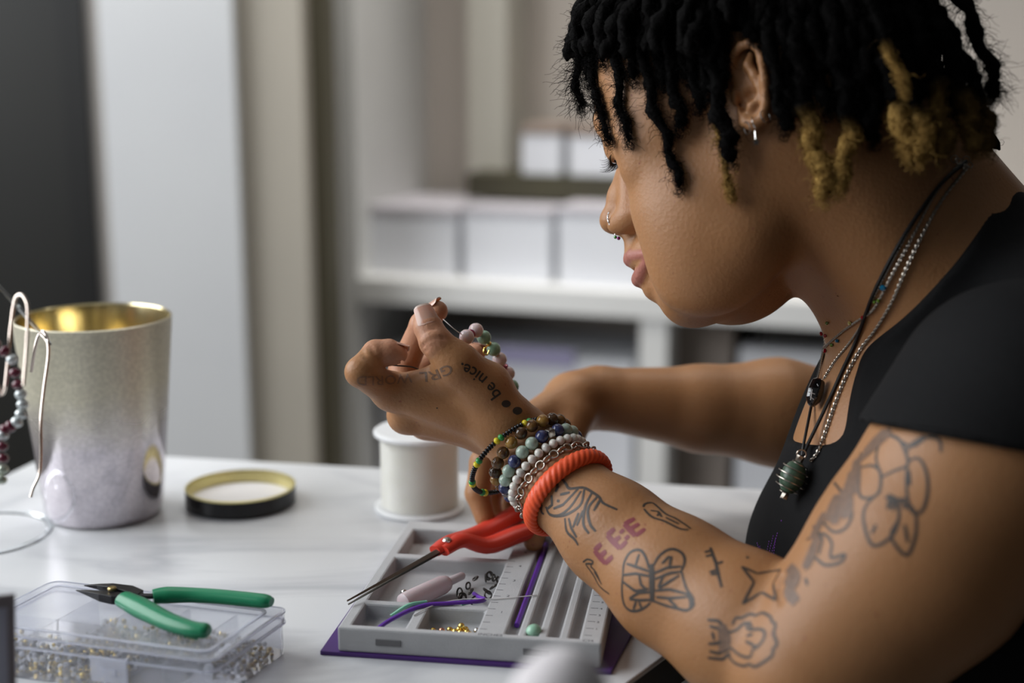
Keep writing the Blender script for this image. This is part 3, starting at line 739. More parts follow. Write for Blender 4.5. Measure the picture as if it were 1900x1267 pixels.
def jaw(pts, ws, nm):
    mb = MB(); V = []; F = []; n = len(pts)
    for p_, (w, h) in zip(pts, ws):
        d = unit(np.array([1.0, -0.25, 0])); s_ = np.array([0.25, 1, 0])
        for a, b_ in ((-1, -1), (1, -1), (1, 1), (-1, 1)): V.append(p_ + s_ * w * a + np.array([0, 0, h * b_]))
    for i in range(n - 1):
        for k in range(4): F.append((i * 4 + k, i * 4 + (k + 1) % 4, i * 4 + 4 + (k + 1) % 4, i * 4 + 4 + k))
    F += [(0, 3, 2, 1), tuple((n - 1) * 4 + k for k in range(4))]
    return mb.add(V, F).build(nm, m_jaw, pl, False, 0.04)
jaw([onz(141, 1095, pz), onz(165, 1100, pz), onz(188, 1106, pz), onz(212, 1110, pz), onz(236, 1110, pz)], [(0.03, 0.03), (0.16, 0.14), (0.26, 0.24), (0.32, 0.26), (0.3, 0.26)], 'jaw')
jaw([onz(156, 1086, pz + .1), onz(182, 1088, pz + .1), onz(205, 1092, pz + .1), onz(240, 1098, pz + .1), onz(262, 1104, pz + .1)], [(0.03, 0.03), (0.15, 0.13), (0.28, 0.24), (0.42, 0.24), (0.3, 0.2)], 'jaw')
MB().lathe(onz(208, 1094, pz + .3), (0, 0, 1), [(0.26, 0), (0.26, 0.12), (0.2, 0.18), (0.01, 0.2)], 18).build('pivot_screw', m_brass, pl)

# ---------------------------------------------------------------- framed card at the left front
fr = empty('card_frame', 'grey framed card standing at the left front corner', 'sign', None, (-30, 64, TZ))
f0 = P(28, 1101, 69); fx = unit((-0.93, -0.30, 0)); fz = unit((-0.02, 0.22, 0.97)); fn_ = xp(fx, fz)
hgt = (f0[2] - TZ) / fz[2]
def fb(u0, u1, w0, w1, t0, t1, nm, m):
    c = f0 + fx * (u0 + u1) / 2 - fz * (w0 + w1) / 2 + fn_ * (t0 + t1) / 2
    return MB().frame(c, fx, fn_, fz, (u1 - u0) / 2, (t1 - t0) / 2, (w1 - w0) / 2).build(nm, m, fr, False, 0.04)
m_frame = mat('grey_brown_frame', (0.14, 0.12, 0.125), 0.5)
fb(0, 0.36, 0, hgt - 0.05, -0.2, 0.2, 'frame_side', m_frame); fb(9.5, 10.05, 0, hgt - 0.05, -0.2, 0.2, 'frame_side', m_frame)
fb(0.36, 9.5, 0, 0.6, -0.2, 0.2, 'frame_rail', m_frame); fb(0.36, 9.5, hgt - 0.85, hgt - 0.05, -0.2, 0.2, 'frame_rail', m_frame)
fb(0.36, 9.5, 0.6, hgt - 0.85, -0.08, 0.08, 'card', mat('lilac_card', (0.30, 0.30, 0.36), 0.5))

# ---------------------------------------------------------------- clear earring stand at the left with hanging earrings
m_acry = mat('clear_acrylic', (0.95, 0.97, 0.98), 0.05, trans=1.0, ior=1.1)
st0 = onz(-34, 992, TZ)
es = empty('earring_stand', 'clear acrylic earring stand on a round base at the left edge', 'stand', None, st0)
MB().lathe(st0, (0, 0, 1), [(4.55, 0.02), (4.9, 0.02), (4.95, 0.1), (4.9, 0.22), (4.55, 0.22), (4.5, 0.1), (4.55, 0.02)], 48, caps=False).build('base', m_acry, es)
bar0 = P(32, 560, 75.6); bar1 = P(92, 630, 81.0); barm = P(-60, 460, 68.4)
MB().frame(st0 + np.array([0, 0, (bar0[2] - TZ) / 2 + 0.3]), (1, 0, 0), (0, 1, 0), (0, 0, 1), 0.25, 0.25, (bar0[2] - TZ) / 2 - 0.3).build('post', m_acry, es, False, 0.05)
pt = st0 + np.array([0, 0, bar0[2] - TZ])
MB().tube([pt, bar0 + (0, 0, -0.25)], 0.12, 10).build('arm', m_acry, es)
MB().tube([bar0 + (0, 0, -0.25), bar1 + (0, 0, -0.25)], 0.1, 10).build('arm', m_acry, es)
m_wire = mat('rose_silver_wire', (0.78, 0.66, 0.58), 0.25, metal=1.0)
e1_ = empty('earring', 'wire hook earring with dark red, crystal and teal beads', 'earring', None, P(20, 700, 75.6))
MB().tube(spline([P(44, 715, 75.1), P(50, 640, 75.2), P(52, 575, 75.2), P(46, 553, 75.4), P(37, 547, 75.6), P(28, 556, 75.8), P(20, 610, 75.9), P(14, 680, 75.9), P(9, 722, 75.9), P(2, 732, 75.9), P(-4, 715, 75.9)], 50), 0.085, 8).build('ear_wire', m_wire, e1_)
m_garnet = mat('garnet_bead', (0.13, 0.012, 0.03), 0.15, coat=0.5); m_crys = mat('crystal_bead', (0.70, 0.74, 0.74), 0.1, metal=0.4); m_teal = mat('teal_bead', (0.01, 0.16, 0.25), 0.12, coat=0.5); m_iris = mat('aurora_bead', (0.55, 0.60, 0.50), 0.15, metal=0.5)
hoop = spline([P(-26, 632, 76.0), P(0, 645, 75.9), P(22, 665, 75.8), P(30, 700, 75.8), P(38, 728, 75.8), P(42, 755, 75.8), P(34, 780, 75.8), P(18, 792, 75.8), P(6, 802, 75.8), P(4, 830, 75.8), P(6, 862, 75.8), P(2, 890, 75.8)], 17)
cols = [m_garnet, m_garnet, m_garnet, m_crys, m_garnet, m_garnet, m_crys, m_crys, m_crys, m_crys, m_garnet, m_garnet, m_crys, m_garnet, m_garnet, m_iris, m_iris, m_teal, m_teal, m_crys, m_crys, m_crys]
cm = {}
for i, q in enumerate(hoop):
    m = cols[i % len(cols)]
    if m.name not in cm: cm[m.name] = bead_mesh('strand_bead', 0.33, 0.2, m, 12, 7, 0.8)
    t = hoop[min(i + 1, 16)] - hoop[max(i - 1, 0)]
    put(cm[m.name], 'bead', q, t, e1_)
e2_ = empty('earring', 'plain rose silver threader earring hanging beside the glass cup', 'earring', None, P(75, 760, 80.1))
MB().tube(spline([P(58, 690, 81.9), P(64, 650, 81.5), P(72, 622, 81.3), P(80, 615, 81.0), P(88, 630, 80.7), P(90, 660, 80.5), P(82, 720, 80.3), P(76, 780, 80.1), P(76, 840, 80.1), P(73, 880, 80.1), P(62, 905, 80.1), P(57, 922, 80.1)], 60), 0.09, 8).build('ear_wire', m_wire, e2_)

# ---------------------------------------------------------------- pale rounded display piece close to the camera
fg = P(1060, 1208, 50); fb0 = onz(1000, 1700, TZ) * 0 + np.array([fg[0] - 2.6, fg[1] + 1.0, TZ])
dp = empty('display_stand', 'pale rounded jewellery display piece, blurred close to the camera', 'display', None, fb0)
m_pale = mat('pale_velvet', (0.70, 0.66, 0.67), 0.8, sheen=0.3)
fd_ = fg - fb0; hz = np.linalg.norm(fd_)
MB().lathe(fb0, fd_, [(3.0, 0.3), (2.9, 0.8), (2.6, hz * 0.5), (2.2, hz - 3.0), (1.75, hz - 1.4), (1.25, hz - 0.6), (0.6, hz - 0.12), (0.01, hz)], 32).build('cone', m_pale, dp)
MB().lathe(fb0, (0, 0, 1), [(3.9, 0.015), (3.9, 0.4), (2.9, 0.7)], 32).build('foot', m_pale, dp)
# ---------------------------------------------------------------- the person
# head frame: forward, side (towards the camera), up
PHI, PSI, RHO = map(math.radians, (20.0, 22.0, 4.0))
def _cam2w(v): return CR * v[0] + CU * v[1] + CF * v[2]
_F = np.array([-math.cos(PSI) * math.cos(PHI), -math.sin(PHI), math.sin(PSI) * math.cos(PHI)])
_U = np.array([-math.cos(PSI) * math.sin(PHI), math.cos(PHI), math.sin(PSI) * math.sin(PHI)])
_S = np.array([-math.sin(PSI), 0, -math.cos(PSI)])
HF = _cam2w(_F); HS = _cam2w(math.cos(RHO) * _S + math.sin(RHO) * _U); HU = _cam2w(math.cos(RHO) * _U - math.sin(RHO) * _S)
HM = np.array([HF, HS, HU])
HC = P(1428, 230, 87.0)                         # midpoint between the ears
def H(px, py, lat=0.0):
    """point seen at a pixel, lat centimetres from the middle plane of the head towards the camera"""
    return onplane(px, py, HC + HS * lat, HS)
def mir(p): return p - 2 * np.dot(p - HC, HS) * HS
def HL(x, y, z): return HC + HF * x + HS * y + HU * z
def hl(p): return (np.asarray(p) - HC) @ HM.T               # to head coordinates
SIDES = (lambda p: p, mir)

headp = []; head_cuts = []
A = headp.append
# skull, brow, face
A(Ell(HL(0.3, 0, 4.6), (9.1, 7.4, 8.2), HM, 1.0))
A(Ell(HL(5.0, 0, 4.6), (4.5, 5.9, 5.0), HM, 1.5))
A(Ell(HL(4.4, 0, -2.6), (4.6, 5.4, 6.2), HM, 1.5))
for q in SIDES:
    A(Ell(q(H(1266, 385, 3.6)), (3.1, 2.5, 3.6), HM, 1.6))             # cheek
    A(Ell(q(H(1235, 250, 4.2)), (3.2, 2.3, 3.0), HM, 1.8))             # temple
    A(Ell(q(H(1345, 380, 4.2)), (3.6, 2.4, 3.8), HM, 2.0))             # back of the cheek
    A(Ell(q(H(1318, 478, 3.4)), (3.8, 2.4, 3.4), HM, 1.6))             # lower cheek
    A(Cone(q(H(1292, 540, 0.8)), q(H(1400, 440, 3.8)), 1.6, 1.7, 2.0)) # jaw
    A(Cone(q(H(1131, 224, 1.2)), q(H(1132, 228, 3.2)), 0.75, 0.72, 1.0))       # brow ridge
    A(Cone(q(H(1132, 228, 3.2)), q(H(1170, 240, 4.7)), 0.72, 0.65, 1.0))
    A(Cone(q(H(1176, 250, 4.9)), q(H(1184, 310, 4.7)), 0.7, 0.8, 0.9))         # outer rim of the eye socket
A(Ell(H(1276, 558), (1.45, 1.9, 1.55), HM, 0.8))                       # chin
A(Ell(H(1345, 500), (4.0, 3.8, 1.9), HM, 1.6))                         # under the chin
A(Ell(H(1220, 478), (1.7, 2.1, 1.8), HM, 0.9))                        # mouth area
A(Cone(H(1176, 440), H(1176, 470), 0.62, 0.6, 0.5))                    # philtrum
A(Ell(H(1226, 532), (1.1, 1.4, 0.9), HM, 0.7))                         # below the lower lip
# lips
UL = H(1173, 483); LL = H(1189, 519)
lipsp = []
for s_ in (1, -1):
    c_ = HF * -1.5 + HS * 2.3 * s_
    lipsp += [Cone(UL + HS * 0.35 * s_, UL + c_ * 0.5 + HF * 0.3 - HU * 0.05, 0.46, 0.40, 0.3), Cone(UL + c_ * 0.5 + HF * 0.3 - HU * 0.05, UL + c_ - HU * 0.45, 0.40, 0.2, 0.3)]
    lipsp += [Cone(LL + HS * 0.3 * s_, LL + c_ * 0.5 + HF * 0.25 + HU * 0.02, 0.52, 0.45, 0.25), Cone(LL + c_ * 0.5 + HF * 0.25 + HU * 0.02, LL + c_ + HU * 0.55, 0.45, 0.2, 0.25)]
# nose
NT = H(1138, 409)
A(Cone(H(1172, 292), H(1152, 365), 0.72, 0.78, 0.8))
A(Cone(H(1152, 365), H(1143, 400), 0.78, 0.8, 0.5))
A(Ell(NT, (0.88, 0.92, 0.84), HM, 0.4))
A(Cone(H(1140, 421), H(1168, 437), 0.32, 0.35, 0.35))
for q in SIDES:
    A(Ell(q(H(1153, 413, 1.22)), (0.95, 0.55, 0.66), HM, 0.4))
    A(Cone(q(H(1165, 330, 0.9)), q(H(1172, 400, 1.4)), 0.5, 0.9, 0.9))
    head_cuts.append(Ell(q(H(1150, 431, 0.62)), (0.5, 0.30, 0.42), HM, 0.18))
# eyes
EYE = H(1160, 270, 3.1); ER = 1.18
for q in SIDES:
    A(Ell(q(EYE), (1.33, 1.36, 1.33), HM, 0.5))
    e = q(EYE)
    head_cuts.append(Ell(e + HF * 0.98 - HU * 0.86, (0.72, 1.15, 0.14), HM, 0.06))
head_cuts.append(Ell(H(1186, 503) + HF * 0.2, (1.0, 1.9, 0.07), HM, 0.08))       # line between the lips
neck = [Cone(HL(-3.0, 0, -1.0), P(1745, 500, 88.5), 5.8, 6.5, 2.5), Cone(HL(-0.9, 0, -2.0), P(1682, 600, 89.0), 4.3, 4.4, 1.0),
        Cone(HL(-0.6, 2.6, -2.4), P(1712, 520, 84.5), 3.9, 4.2, 2.2), Cone(HL(-0.8, -2.4, -2.2), P(1712, 520, 92.5), 3.8, 4.2, 2.2)]

# ear (near side modelled by what is seen of it, mirrored to the other side)
earp = []
def ear_line(pts, r, k=0.2):
    return [(H(*a), H(*b), ra, rb, k) for a, b, ra, rb in zip(pts, pts[1:], r, r[1:])]
el = []
el += ear_line([(1366, 152, 7.1), (1357, 125, 7.4), (1362, 100, 7.7), (1374, 86, 7.9), (1391, 80, 8.1), (1406, 88, 8.2), (1414, 112, 8.3), (1419, 150, 8.2), (1421, 190, 7.9), (1414, 220, 7.7)], [.18, .22, .24, .25, .26, .26, .26, .26, .26, .3])
el += ear_line([(1414, 220, 7.7), (1398, 230, 7.6), (1384, 226, 7.5), (1376, 205, 7.3)], [.32, .38, .34, .3])
el += ear_line([(1366, 152, 7.1), (1382, 160, 7.2), (1400, 162, 7.3)], [.18, .17, .12])
el += ear_line([(1394, 100, 7.6), (1389, 120, 7.75), (1401, 140, 7.8), (1409, 160, 7.8), (1408, 182, 7.7), (1396, 196, 7.65), (1388, 200, 7.6)], [.2, .28, .28, .25, .25, .28, .25])
el += ear_line([(1363, 172, 7.3), (1364, 190, 7.35)], [.25, .22])
for q in SIDES:
    for a, b, ra, rb, k in el: earp.append(Cone(q(a), q(b), ra, rb, k))
    earp.append(Ell(q(H(1394, 150, 7.15)), (0.95, 0.36, 2.3), HM, 0.25))
    earp.append(Ell(q(H(1398, 205, 7.3)), (0.7, 0.36, 0.9), HM, 0.25))
    earp.append(Ell(q(H(1385, 160, 6.4)), (0.9, 0.8, 2.0), HM, 0.4))
ear_cuts = []
for q in SIDES:
    ear_cuts.append(Ell(q(H(1388, 176, 7.75)), (0.55, 0.55, 0.42), HM, 0.12))
    ear_cuts.append(Ell(q(H(1376, 192, 7.65)), (0.28, 0.5, 0.55), HM, 0.12))

# torso frame: turned a little towards the camera
TPS = math.radians(10.0)
TF = _cam2w((-math.cos(TPS), -0.05, -math.sin(TPS))); TF = unit(TF)
TS = unit(_cam2w((math.sin(TPS), 0, -math.cos(TPS))))
TU = xp(TF, TS); TU = TU if TU[2] > 0 else -TU
TM = np.array([TF, TS, TU])
NB = P(1775, 520, 88.0)
def TL(x, y, z): return NB + TF * x + TS * y + TU * z
torso = [Ell(TL(-1.0, 0, -11.5), (10.0, 14.5, 10.5), TM, 3.0),
         Ell(TL(1.0, 0, -19.0), (10.8, 14.0, 14.0), TM, 3.0),
         Ell(TL(6.2, 5.6, -17.5), (6.2, 6.4, 6.2), TM, 2.5), Ell(TL(5.9, -5.2, -17.5), (6.0, 6.0, 6.0), TM, 2.5),
         Cone(TL(-1.5, 3.0, -1.5), TL(-1.5, 13.5, -6.0), 4.6, 5.2, 3.0), Cone(TL(-1.5, -3.0, -1.5), TL(-3.5, -13.0, -6.0), 4.6, 4.8, 3.0),
         Cone(TL(3.5, 0, -7), TL(6.5, 0, -15), 5.0, 5.0, 3.0)]
SHO = P(1895, 760, 75.0); ELB = P(1520, 1240, 75.0)
larm = [Cone(SHO, P(1705, 1035, 74.8), 6.3, 5.65, 2.0), Cone(P(1705, 1035, 74.8), ELB, 5.65, 4.7, 1.0),
        Cone(P(1500, 1243, 76), P(1385, 1165, 78.6), 4.3, 4.15, 0.6), Cone(P(1385, 1165, 78.6), P(1250, 1078, 81.6), 4.15, 3.7, 0.8),
        Cone(P(1250, 1078, 81.6), P(1137, 988, 84.6), 3.7, 3.12, 0.8), Cone(P(1137, 988, 84.6), P(1047, 908, 87.0), 3.12, 2.48, 0.8),
        Cone(P(1047, 908, 87.0), P(965, 818, 89.3), 2.48, 2.1, 0.8)]
# left hand, seen from the thumb side
def finger(pts, k=0.25):
    q = [P(*p[:3]) for p in pts]
    return [Cone(a, b, p[3], p2[3], k) for a, b, p, p2 in zip(q, q[1:], pts, pts[1:])]
WR = P(958, 808, 89.4)
lpalm = [Cone(WR, P(930, 790, 88.9), 2.0, 1.75, 0.8), Cone(P(950, 806, 90.9), P(910, 800, 91.4), 1.8, 1.5, 0.8),
         Cone(P(930, 785, 88.9), P(727, 727, 89.5), 1.45, 1.12, 0.9), Cone(P(930, 800, 90.4), P(754, 770, 91.2), 1.4, 1.1, 0.9),
         Cone(P(925, 808, 91.9), P(790, 782, 92.9), 1.3, 1.05, 0.9), Cone(P(920, 808, 92.9), P(832, 786, 94.5), 1.2, 1.0, 0.9),
         Cone(P(940, 770, 88.4), P(850, 676, 87.3), 1.45, 1.25, 0.9), Cone(P(905, 715, 88.5), P(850, 690, 88.3), 1.5, 1.2, 0.9),
         Cone(P(850, 690, 88.1), P(770, 712, 88.9), 0.9, 0.8, 0.9)]
lthumb = finger([(850, 676, 87.3, 1.2), (808, 634, 87.1, 0.98), (794, 606, 87.4, 0.86), (789, 594, 87.6, 0.72)])
lindex = finger([(727, 727, 89.5, 1.1), (669, 690, 86.9, 0.93), (697, 655, 87.9, 0.8), (722, 654, 88.0, 0.8), (738, 657, 88.0, 0.62)])
lmiddle = finger([(754, 770, 91.2, 1.1), (748, 684, 92.7, 0.92), (784, 602, 90.5, 0.8), (812, 577, 89.7, 0.66)])
lring = finger([(790, 782, 92.9, 1.05), (772, 690, 95.4, 0.9), (822, 650, 95.4, 0.78), (884, 655, 93.4, 0.62)])
lpinky = finger([(832, 786, 94.5, 1.0), (822, 715, 97.4, 0.8), (858, 688, 97.4, 0.7), (900, 690, 95.9, 0.55)])
# right forearm and hand, reaching across behind
rarm = [Cone(TL(-3.0, -13.5, -6.5), P(1620, 800, 106), 5.0, 4.4, 2.0), Cone(P(1600, 800, 106), P(1440, 765, 105), 4.1, 3.9, 1.0),
        Cone(P(1440, 765, 105), P(1300, 758, 104), 3.9, 3.1, 0.8), Cone(P(1300, 758, 104), P(1110, 738, 102.5), 3.1, 2.15, 0.8)]
rpalm = [Cone(P(1110, 738, 102.5), P(1060, 745, 102), 2.15, 2.0, 0.8), Cone(P(1070, 742, 101), P(960, 800, 98.5), 1.9, 1.25, 0.9), Cone(P(1060, 750, 102.5), P(985, 820, 101), 1.9, 1.2, 0.9),
         Cone(P(1060, 760, 103.5), P(1010, 835, 103), 1.7, 1.1, 0.9), Cone(P(1060, 770, 104), P(1035, 840, 104.5), 1.5, 1.0, 0.9)]
rindex = finger([(960, 800, 98.5, 1.15), (898, 858, 97.5, 0.98), (886, 915, 97, 0.85), (900, 962, 96.5, 0.68)])
rmiddle = finger([(985, 820, 101, 1.1), (920, 880, 100, 0.95), (905, 935, 99, 0.85), (925, 975, 98, 0.66)])
rring = finger([(1010, 835, 103, 1.05), (950, 895, 102, 0.9), (940, 945, 101, 0.8), (960, 985, 99.5, 0.62)])
rpinky = finger([(1035, 840, 104.5, 0.95), (990, 900, 104, 0.8), (975, 945, 103, 0.7), (985, 980, 101.5, 0.55)])
rthumb = finger([(1065, 775, 99.5, 1.35), (1030, 870, 97, 1.05), (1005, 945, 95.5, 0.9), (990, 1005, 94.8, 0.68)])

class Arms:
    cuts = None
    def __init__(s, palm, fingers, arm):
        s.base = Group(arm + palm); s.f = [(Group(f), f[0]) for f in fingers]
    def __call__(s, p, c, r):
        b = s.base(p, c, r); d = b
        for g, f0 in s.f: d = np.minimum(d, smin(b, g(p, c, r), 0.7))
        return d if s.cuts is None else smax(d, -s.cuts(p, c, r), 0.14)
g_head = Group(headp + neck); g_ear = Group(earp); g_lips = Group(lipsp); g_cut = Group(head_cuts + ear_cuts)
def skin_head(p, c, r):
    d = smin(g_head(p, c, r), g_ear(p, c, r), 0.4)
    d = smin(d, g_lips(p, c, r), 0.3)
    return smax(d, -g_cut(p, c, r), 0.12)
skin_torso = Group(torso + neck[:1])
ARM_L = Arms(lpalm, [lthumb, lindex, lmiddle, lring, lpinky], larm)
ARM_R = Arms(rpalm, [rindex, rmiddle, rring, rpinky, rthumb], rarm)
def trace(pix, fn, z0=60.0, steps=32):
    """where the sight line through each pixel meets a surface (points, normals)"""
    pix = np.atleast_2d(np.asarray(pix, float))
    R = np.array([ray(x, y) for x, y in pix]); ln = np.linalg.norm(R, axis=1); R = R / ln[:, None]
    t = np.full(len(pix), z0) * ln
    c = np.zeros(3)
    for _ in range(steps):
        q = CAM + R * t[:, None]; d = fn(q.T, q.mean(0), 400.0); t = t + np.clip(d, -1, 6) * 0.95
    q = CAM + R * t[:, None]
    return q, normals(q, fn)
def normals(q, fn, e=0.03):
    g = []
    for ax in range(3):
        o = np.zeros(3); o[ax] = e
        g.append(fn((q + o).T, q.mean(0), 400.0) - fn((q - o).T, q.mean(0), 400.0))
    g = np.array(g).T; return g / (np.linalg.norm(g, axis=1)[:, None] + 1e-9)

# creases of the thumb and the curled finger
def crease(pix, r, sink):
    q, nn = trace(pix, ARM_L, 60); q = q - nn * sink
    return [Cone(a, b, r, r, 0.1) for a, b in zip(q, q[1:])]
ARM_L.cuts = Group(crease([(781, 648), (793, 634), (808, 627), (824, 628)], 0.10, -0.045) + crease([(786, 655), (796, 643), (810, 637)], 0.09, -0.045)
                   + crease([(687, 642), (694, 656), (702, 668)], 0.10, -0.04) + crease([(672, 652), (680, 664), (690, 674)], 0.09, -0.045)
                   + crease([(777, 600), (790, 611), (808, 611)], 0.06, -0.02) + crease([(1452, 1066), (1446, 1090), (1448, 1118)], 0.2, -0.06) + crease([(742, 668), (760, 676), (778, 676)], 0.09, -0.05))
def head_fn(p, c, r):
    return smin(skin_head(p, c, r), skin_torso(p, c, r), 1.8)
import time as _t
_t0 = _t.time()
pieces = []
pieces.append(surface(head_fn, P(1060, 900, 88) * (1, 0, 1) + (0, 76, -0.5), (42, 106, 130), H_FINE))
print('head', len(pieces[-1][0]), _t.time() - _t0)
pieces.append(surface(ARM_L, (-13, 58, 64), (48, 98, 116), H_FINE))
print('arm', len(pieces[-1][0]), _t.time() - _t0)
pieces.append(surface(ARM_R, (-8, 86, 70), (38, 124, 120), 0.22))
pieces.append(surface(lambda p, c, r: skin_torso(p, c, r) + 0.3, (10, 64, 60), (50, 124, 108), 0.5))
print('body', _t.time() - _t0)
n_ = 0; VV = []; FF = []
for v, f in pieces: VV.append(v); FF.append(f + n_); n_ += len(v)
V_ = np.concatenate(VV); F_ = np.concatenate(FF)
# skin: lips and the pads of the fingers have their own, pinker colour
m_skin = mat('skin', (0.40, 0.195, 0.095), 0.46, sss=0.12, sssr=(1, .35, .2), spec=0.42)
nt = m_skin.node_tree; b = nt.nodes['Principled BSDF']
def nd(t, **k):
    n = nt.nodes.new(t)
    for a, v in k.items(): n.inputs[a].default_value = v
    return n
tc = nd('ShaderNodeTexCoord')
def noise_mix(scale, c1, c2, lo, hi, prev=None, detail=5):
    n = nd('ShaderNodeTexNoise', Scale=scale, Detail=detail); nt.links.new(tc.outputs['Object'], n.inputs['Vector'])
    r = nt.nodes.new('ShaderNodeMapRange'); r.inputs['From Min'].default_value = lo; r.inputs['From Max'].default_value = hi; nt.links.new(n.outputs['Fac'], r.inputs['Value'])
    m = nt.nodes.new('ShaderNodeMix'); m.data_type = 'RGBA'; nt.links.new(r.outputs['Result'], m.inputs[0])
    if prev is None: m.inputs[6].default_value = (*c1, 1)
    else: nt.links.new(prev, m.inputs[6])
    m.inputs[7].default_value = (*c2, 1); return m.outputs[2]
col = noise_mix(14, (0.345, 0.163, 0.067), (0.38, 0.190, 0.086), 0.35, 0.7)
col = noise_mix(520, None, (0.30, 0.130, 0.06), 0.66, 0.74, col, 2)
col = noise_mix(230, None, (0.27, 0.10, 0.055), 0.75, 0.79, col, 1)
for an, c in (('lip', (0.345, 0.130, 0.098)), ('pad', (0.56, 0.27, 0.19))):
    at = nt.nodes.new('ShaderNodeAttribute'); at.attribute_name = an
    m = nt.nodes.new('ShaderNodeMix'); m.data_type = 'RGBA'; nt.links.new(at.outputs['Fac'], m.inputs[0]); nt.links.new(col, m.inputs[6]); m.inputs[7].default_value = (*c, 1); col = m.outputs[2]
nt.links.new(col, b.inputs['Base Color'])
bn = nd('ShaderNodeTexNoise', Scale=900, Detail=4); nt.links.new(tc.outputs['Object'], bn.inputs['Vector'])
vo = nd('ShaderNodeTexVoronoi', Scale=420); nt.links.new(tc.outputs['Object'], vo.inputs['Vector'])
ad = nt.nodes.new('ShaderNodeMath'); ad.operation = 'ADD'; nt.links.new(bn.outputs['Fac'], ad.inputs[0]); nt.links.new(vo.outputs['Distance'], ad.inputs[1])
bu = nd('ShaderNodeBump', Strength=0.22, Distance=0.0006); nt.links.new(ad.outputs[0], bu.inputs['Height']); nt.links.new(bu.outputs['Normal'], b.inputs['Normal'])
body = mesh_np('person', V_, F_, m_skin)
def near_mask(groups, lim, soft):
    d = np.full(len(V_), 9.0)
    for g in groups:
        box = np.all((V_ > g.bl - 1) & (V_ < g.bh + 1), axis=1); idx = np.nonzero(box)[0]
        if len(idx): q = V_[idx]; d[idx] = np.minimum(d[idx], g(q.T, q.mean(0), 40.0))
    return np.clip((lim - d) / soft + 0.5, 0, 1)
lipm = near_mask([Group([Cone(c.a, c.b, c.ra * 0.98, c.rb * 0.98, 0.2) for c in lipsp])], 0.09, 0.08)
padm = near_mask([Group(f[-2:]) for f in (lindex, lthumb, lmiddle, lring)], 0.02, 0.5) * 0.8
for an, v in (('lip', lipm), ('pad', padm)):
    a = body.data.attributes.new(an, 'FLOAT', 'POINT'); a.data.foreach_set('value', v.astype(np.float32))
tag(body, 'person with tattooed arms and dark twists leaning over the table', 'person')

# ---------------------------------------------------------------- black T-shirt
sleeve_g = Group([Cone(SHO, P(1705, 1035, 74.8), 6.85, 6.45, 2.0)]); sleeve_r = Group([Cone(TL(-3.0, -13.5, -6.5), P(1680, 780, 106), 5.7, 5.3, 2.0)])
torso_g = Group(torso + neck)
hem0 = P(1640, 791, 70); hem_n = unit(xp(P(1900, 838, 70) - hem0, CF)); hem_n = hem_n if hem_n[2] < 0 else -hem_n
def plane3(a, b):
    """plane holding the line a-b and the direction across the chest; positive on the neck side"""
    n = unit(xp(b - a, TS)); return a, (n if np.dot(n, HC - a) > 0 else -n)
NA, NAn = plane3(P(1905, 340, 80), P(1630, 622, 82)); NBp, NBn = plane3(P(1630, 622, 82), P(1508, 860, 86))
NBv = P(1512, 846, 86)
def pdot(p, o, n): return n[0] * (p[0] - o[0]) + n[1] * (p[1] - o[1]) + n[2] * (p[2] - o[2])
def shirt_fn(p, c, r):
    fold = 0.10 * np.sin(p[0] * 1.1 + p[2] * 1.6 + 1.5 * np.sin(p[1] * 0.35)) * np.clip((p[2] - 84) / 8, 0, 1) * np.clip((p[0] - 24) / 6, 0, 1)
    cut = smin(smax(pdot(p, NA, NAn), pdot(p, NBp, NBn), 2.0), pdot(p, NBv, unit(TU * 0.8 - TF * 0.6)), 2.0)
    d = np.maximum(torso_g(p, c, r) - 0.35 + 0.6 * fold, cut)
    s1 = np.maximum(sleeve_g(p, c, r) + fold, pdot(p, hem0, hem_n))
    return smin(smin(d, s1, 0.6), sleeve_r(p, c, r), 1.2)
Vs, Fs = surface(shirt_fn, (10, 60, 66), (54, 120, 108), 0.25)
m_cotton = mat('black_cotton', (0.0045, 0.0045, 0.005), 0.85, spec=0.25, noise=(350, (0.003, 0.003, 0.0035)), bump=(2500, 0.25))
shirt = mesh_np('t_shirt', Vs, Fs, m_cotton, body)
shirt['label'] = 'plain black cotton T-shirt'
# stitched bands along the sleeve hem
def all_fn(p, c, r): return np.minimum(np.minimum(head_fn(p, c, r), ARM_L(p, c, r)), shirt_fn(p, c, r))
hp = [(1642, 783), (1700, 790), (1760, 799), (1820, 811), (1880, 824), (1898, 828)]
q_, n_l = trace(hp, shirt_fn)
MB().tube(spline(q_ + n_l * 0.01, 40), 0.05, 6).build('hem_stitch', m_cotton, shirt)
# violet sequins low on the chest
sq = []
for (x0, y0, x1, y1, n) in ((1428, 1040, 1444, 985, 12), (1424, 1040, 1436, 990, 11), (1434, 1042, 1440, 995, 9), (1412, 1030, 1404, 1004, 7), (1416, 1038, 1409, 1010, 7), (1408, 1036, 1402, 1016, 5), (1420, 1042, 1428, 1000, 9)):
    for k in range(n): sq.append((x0 + (x1 - x0) * k / n, y0 + (y1 - y0) * k / n))
sq.append((1450, 966))
q_, n_l = trace(sq, shirt_fn, 70)
mb = MB()
for a, b in zip(q_, n_l): mb.lathe(a, b, [(0.055, -0.02), (0.055, 0.02), (0.01, 0.03)], 6)
o = mb.build('sequins', mat('violet_sequin', (0.22, 0.05, 0.42), 0.25, metal=0.4), shirt); o['kind'] = 'stuff'
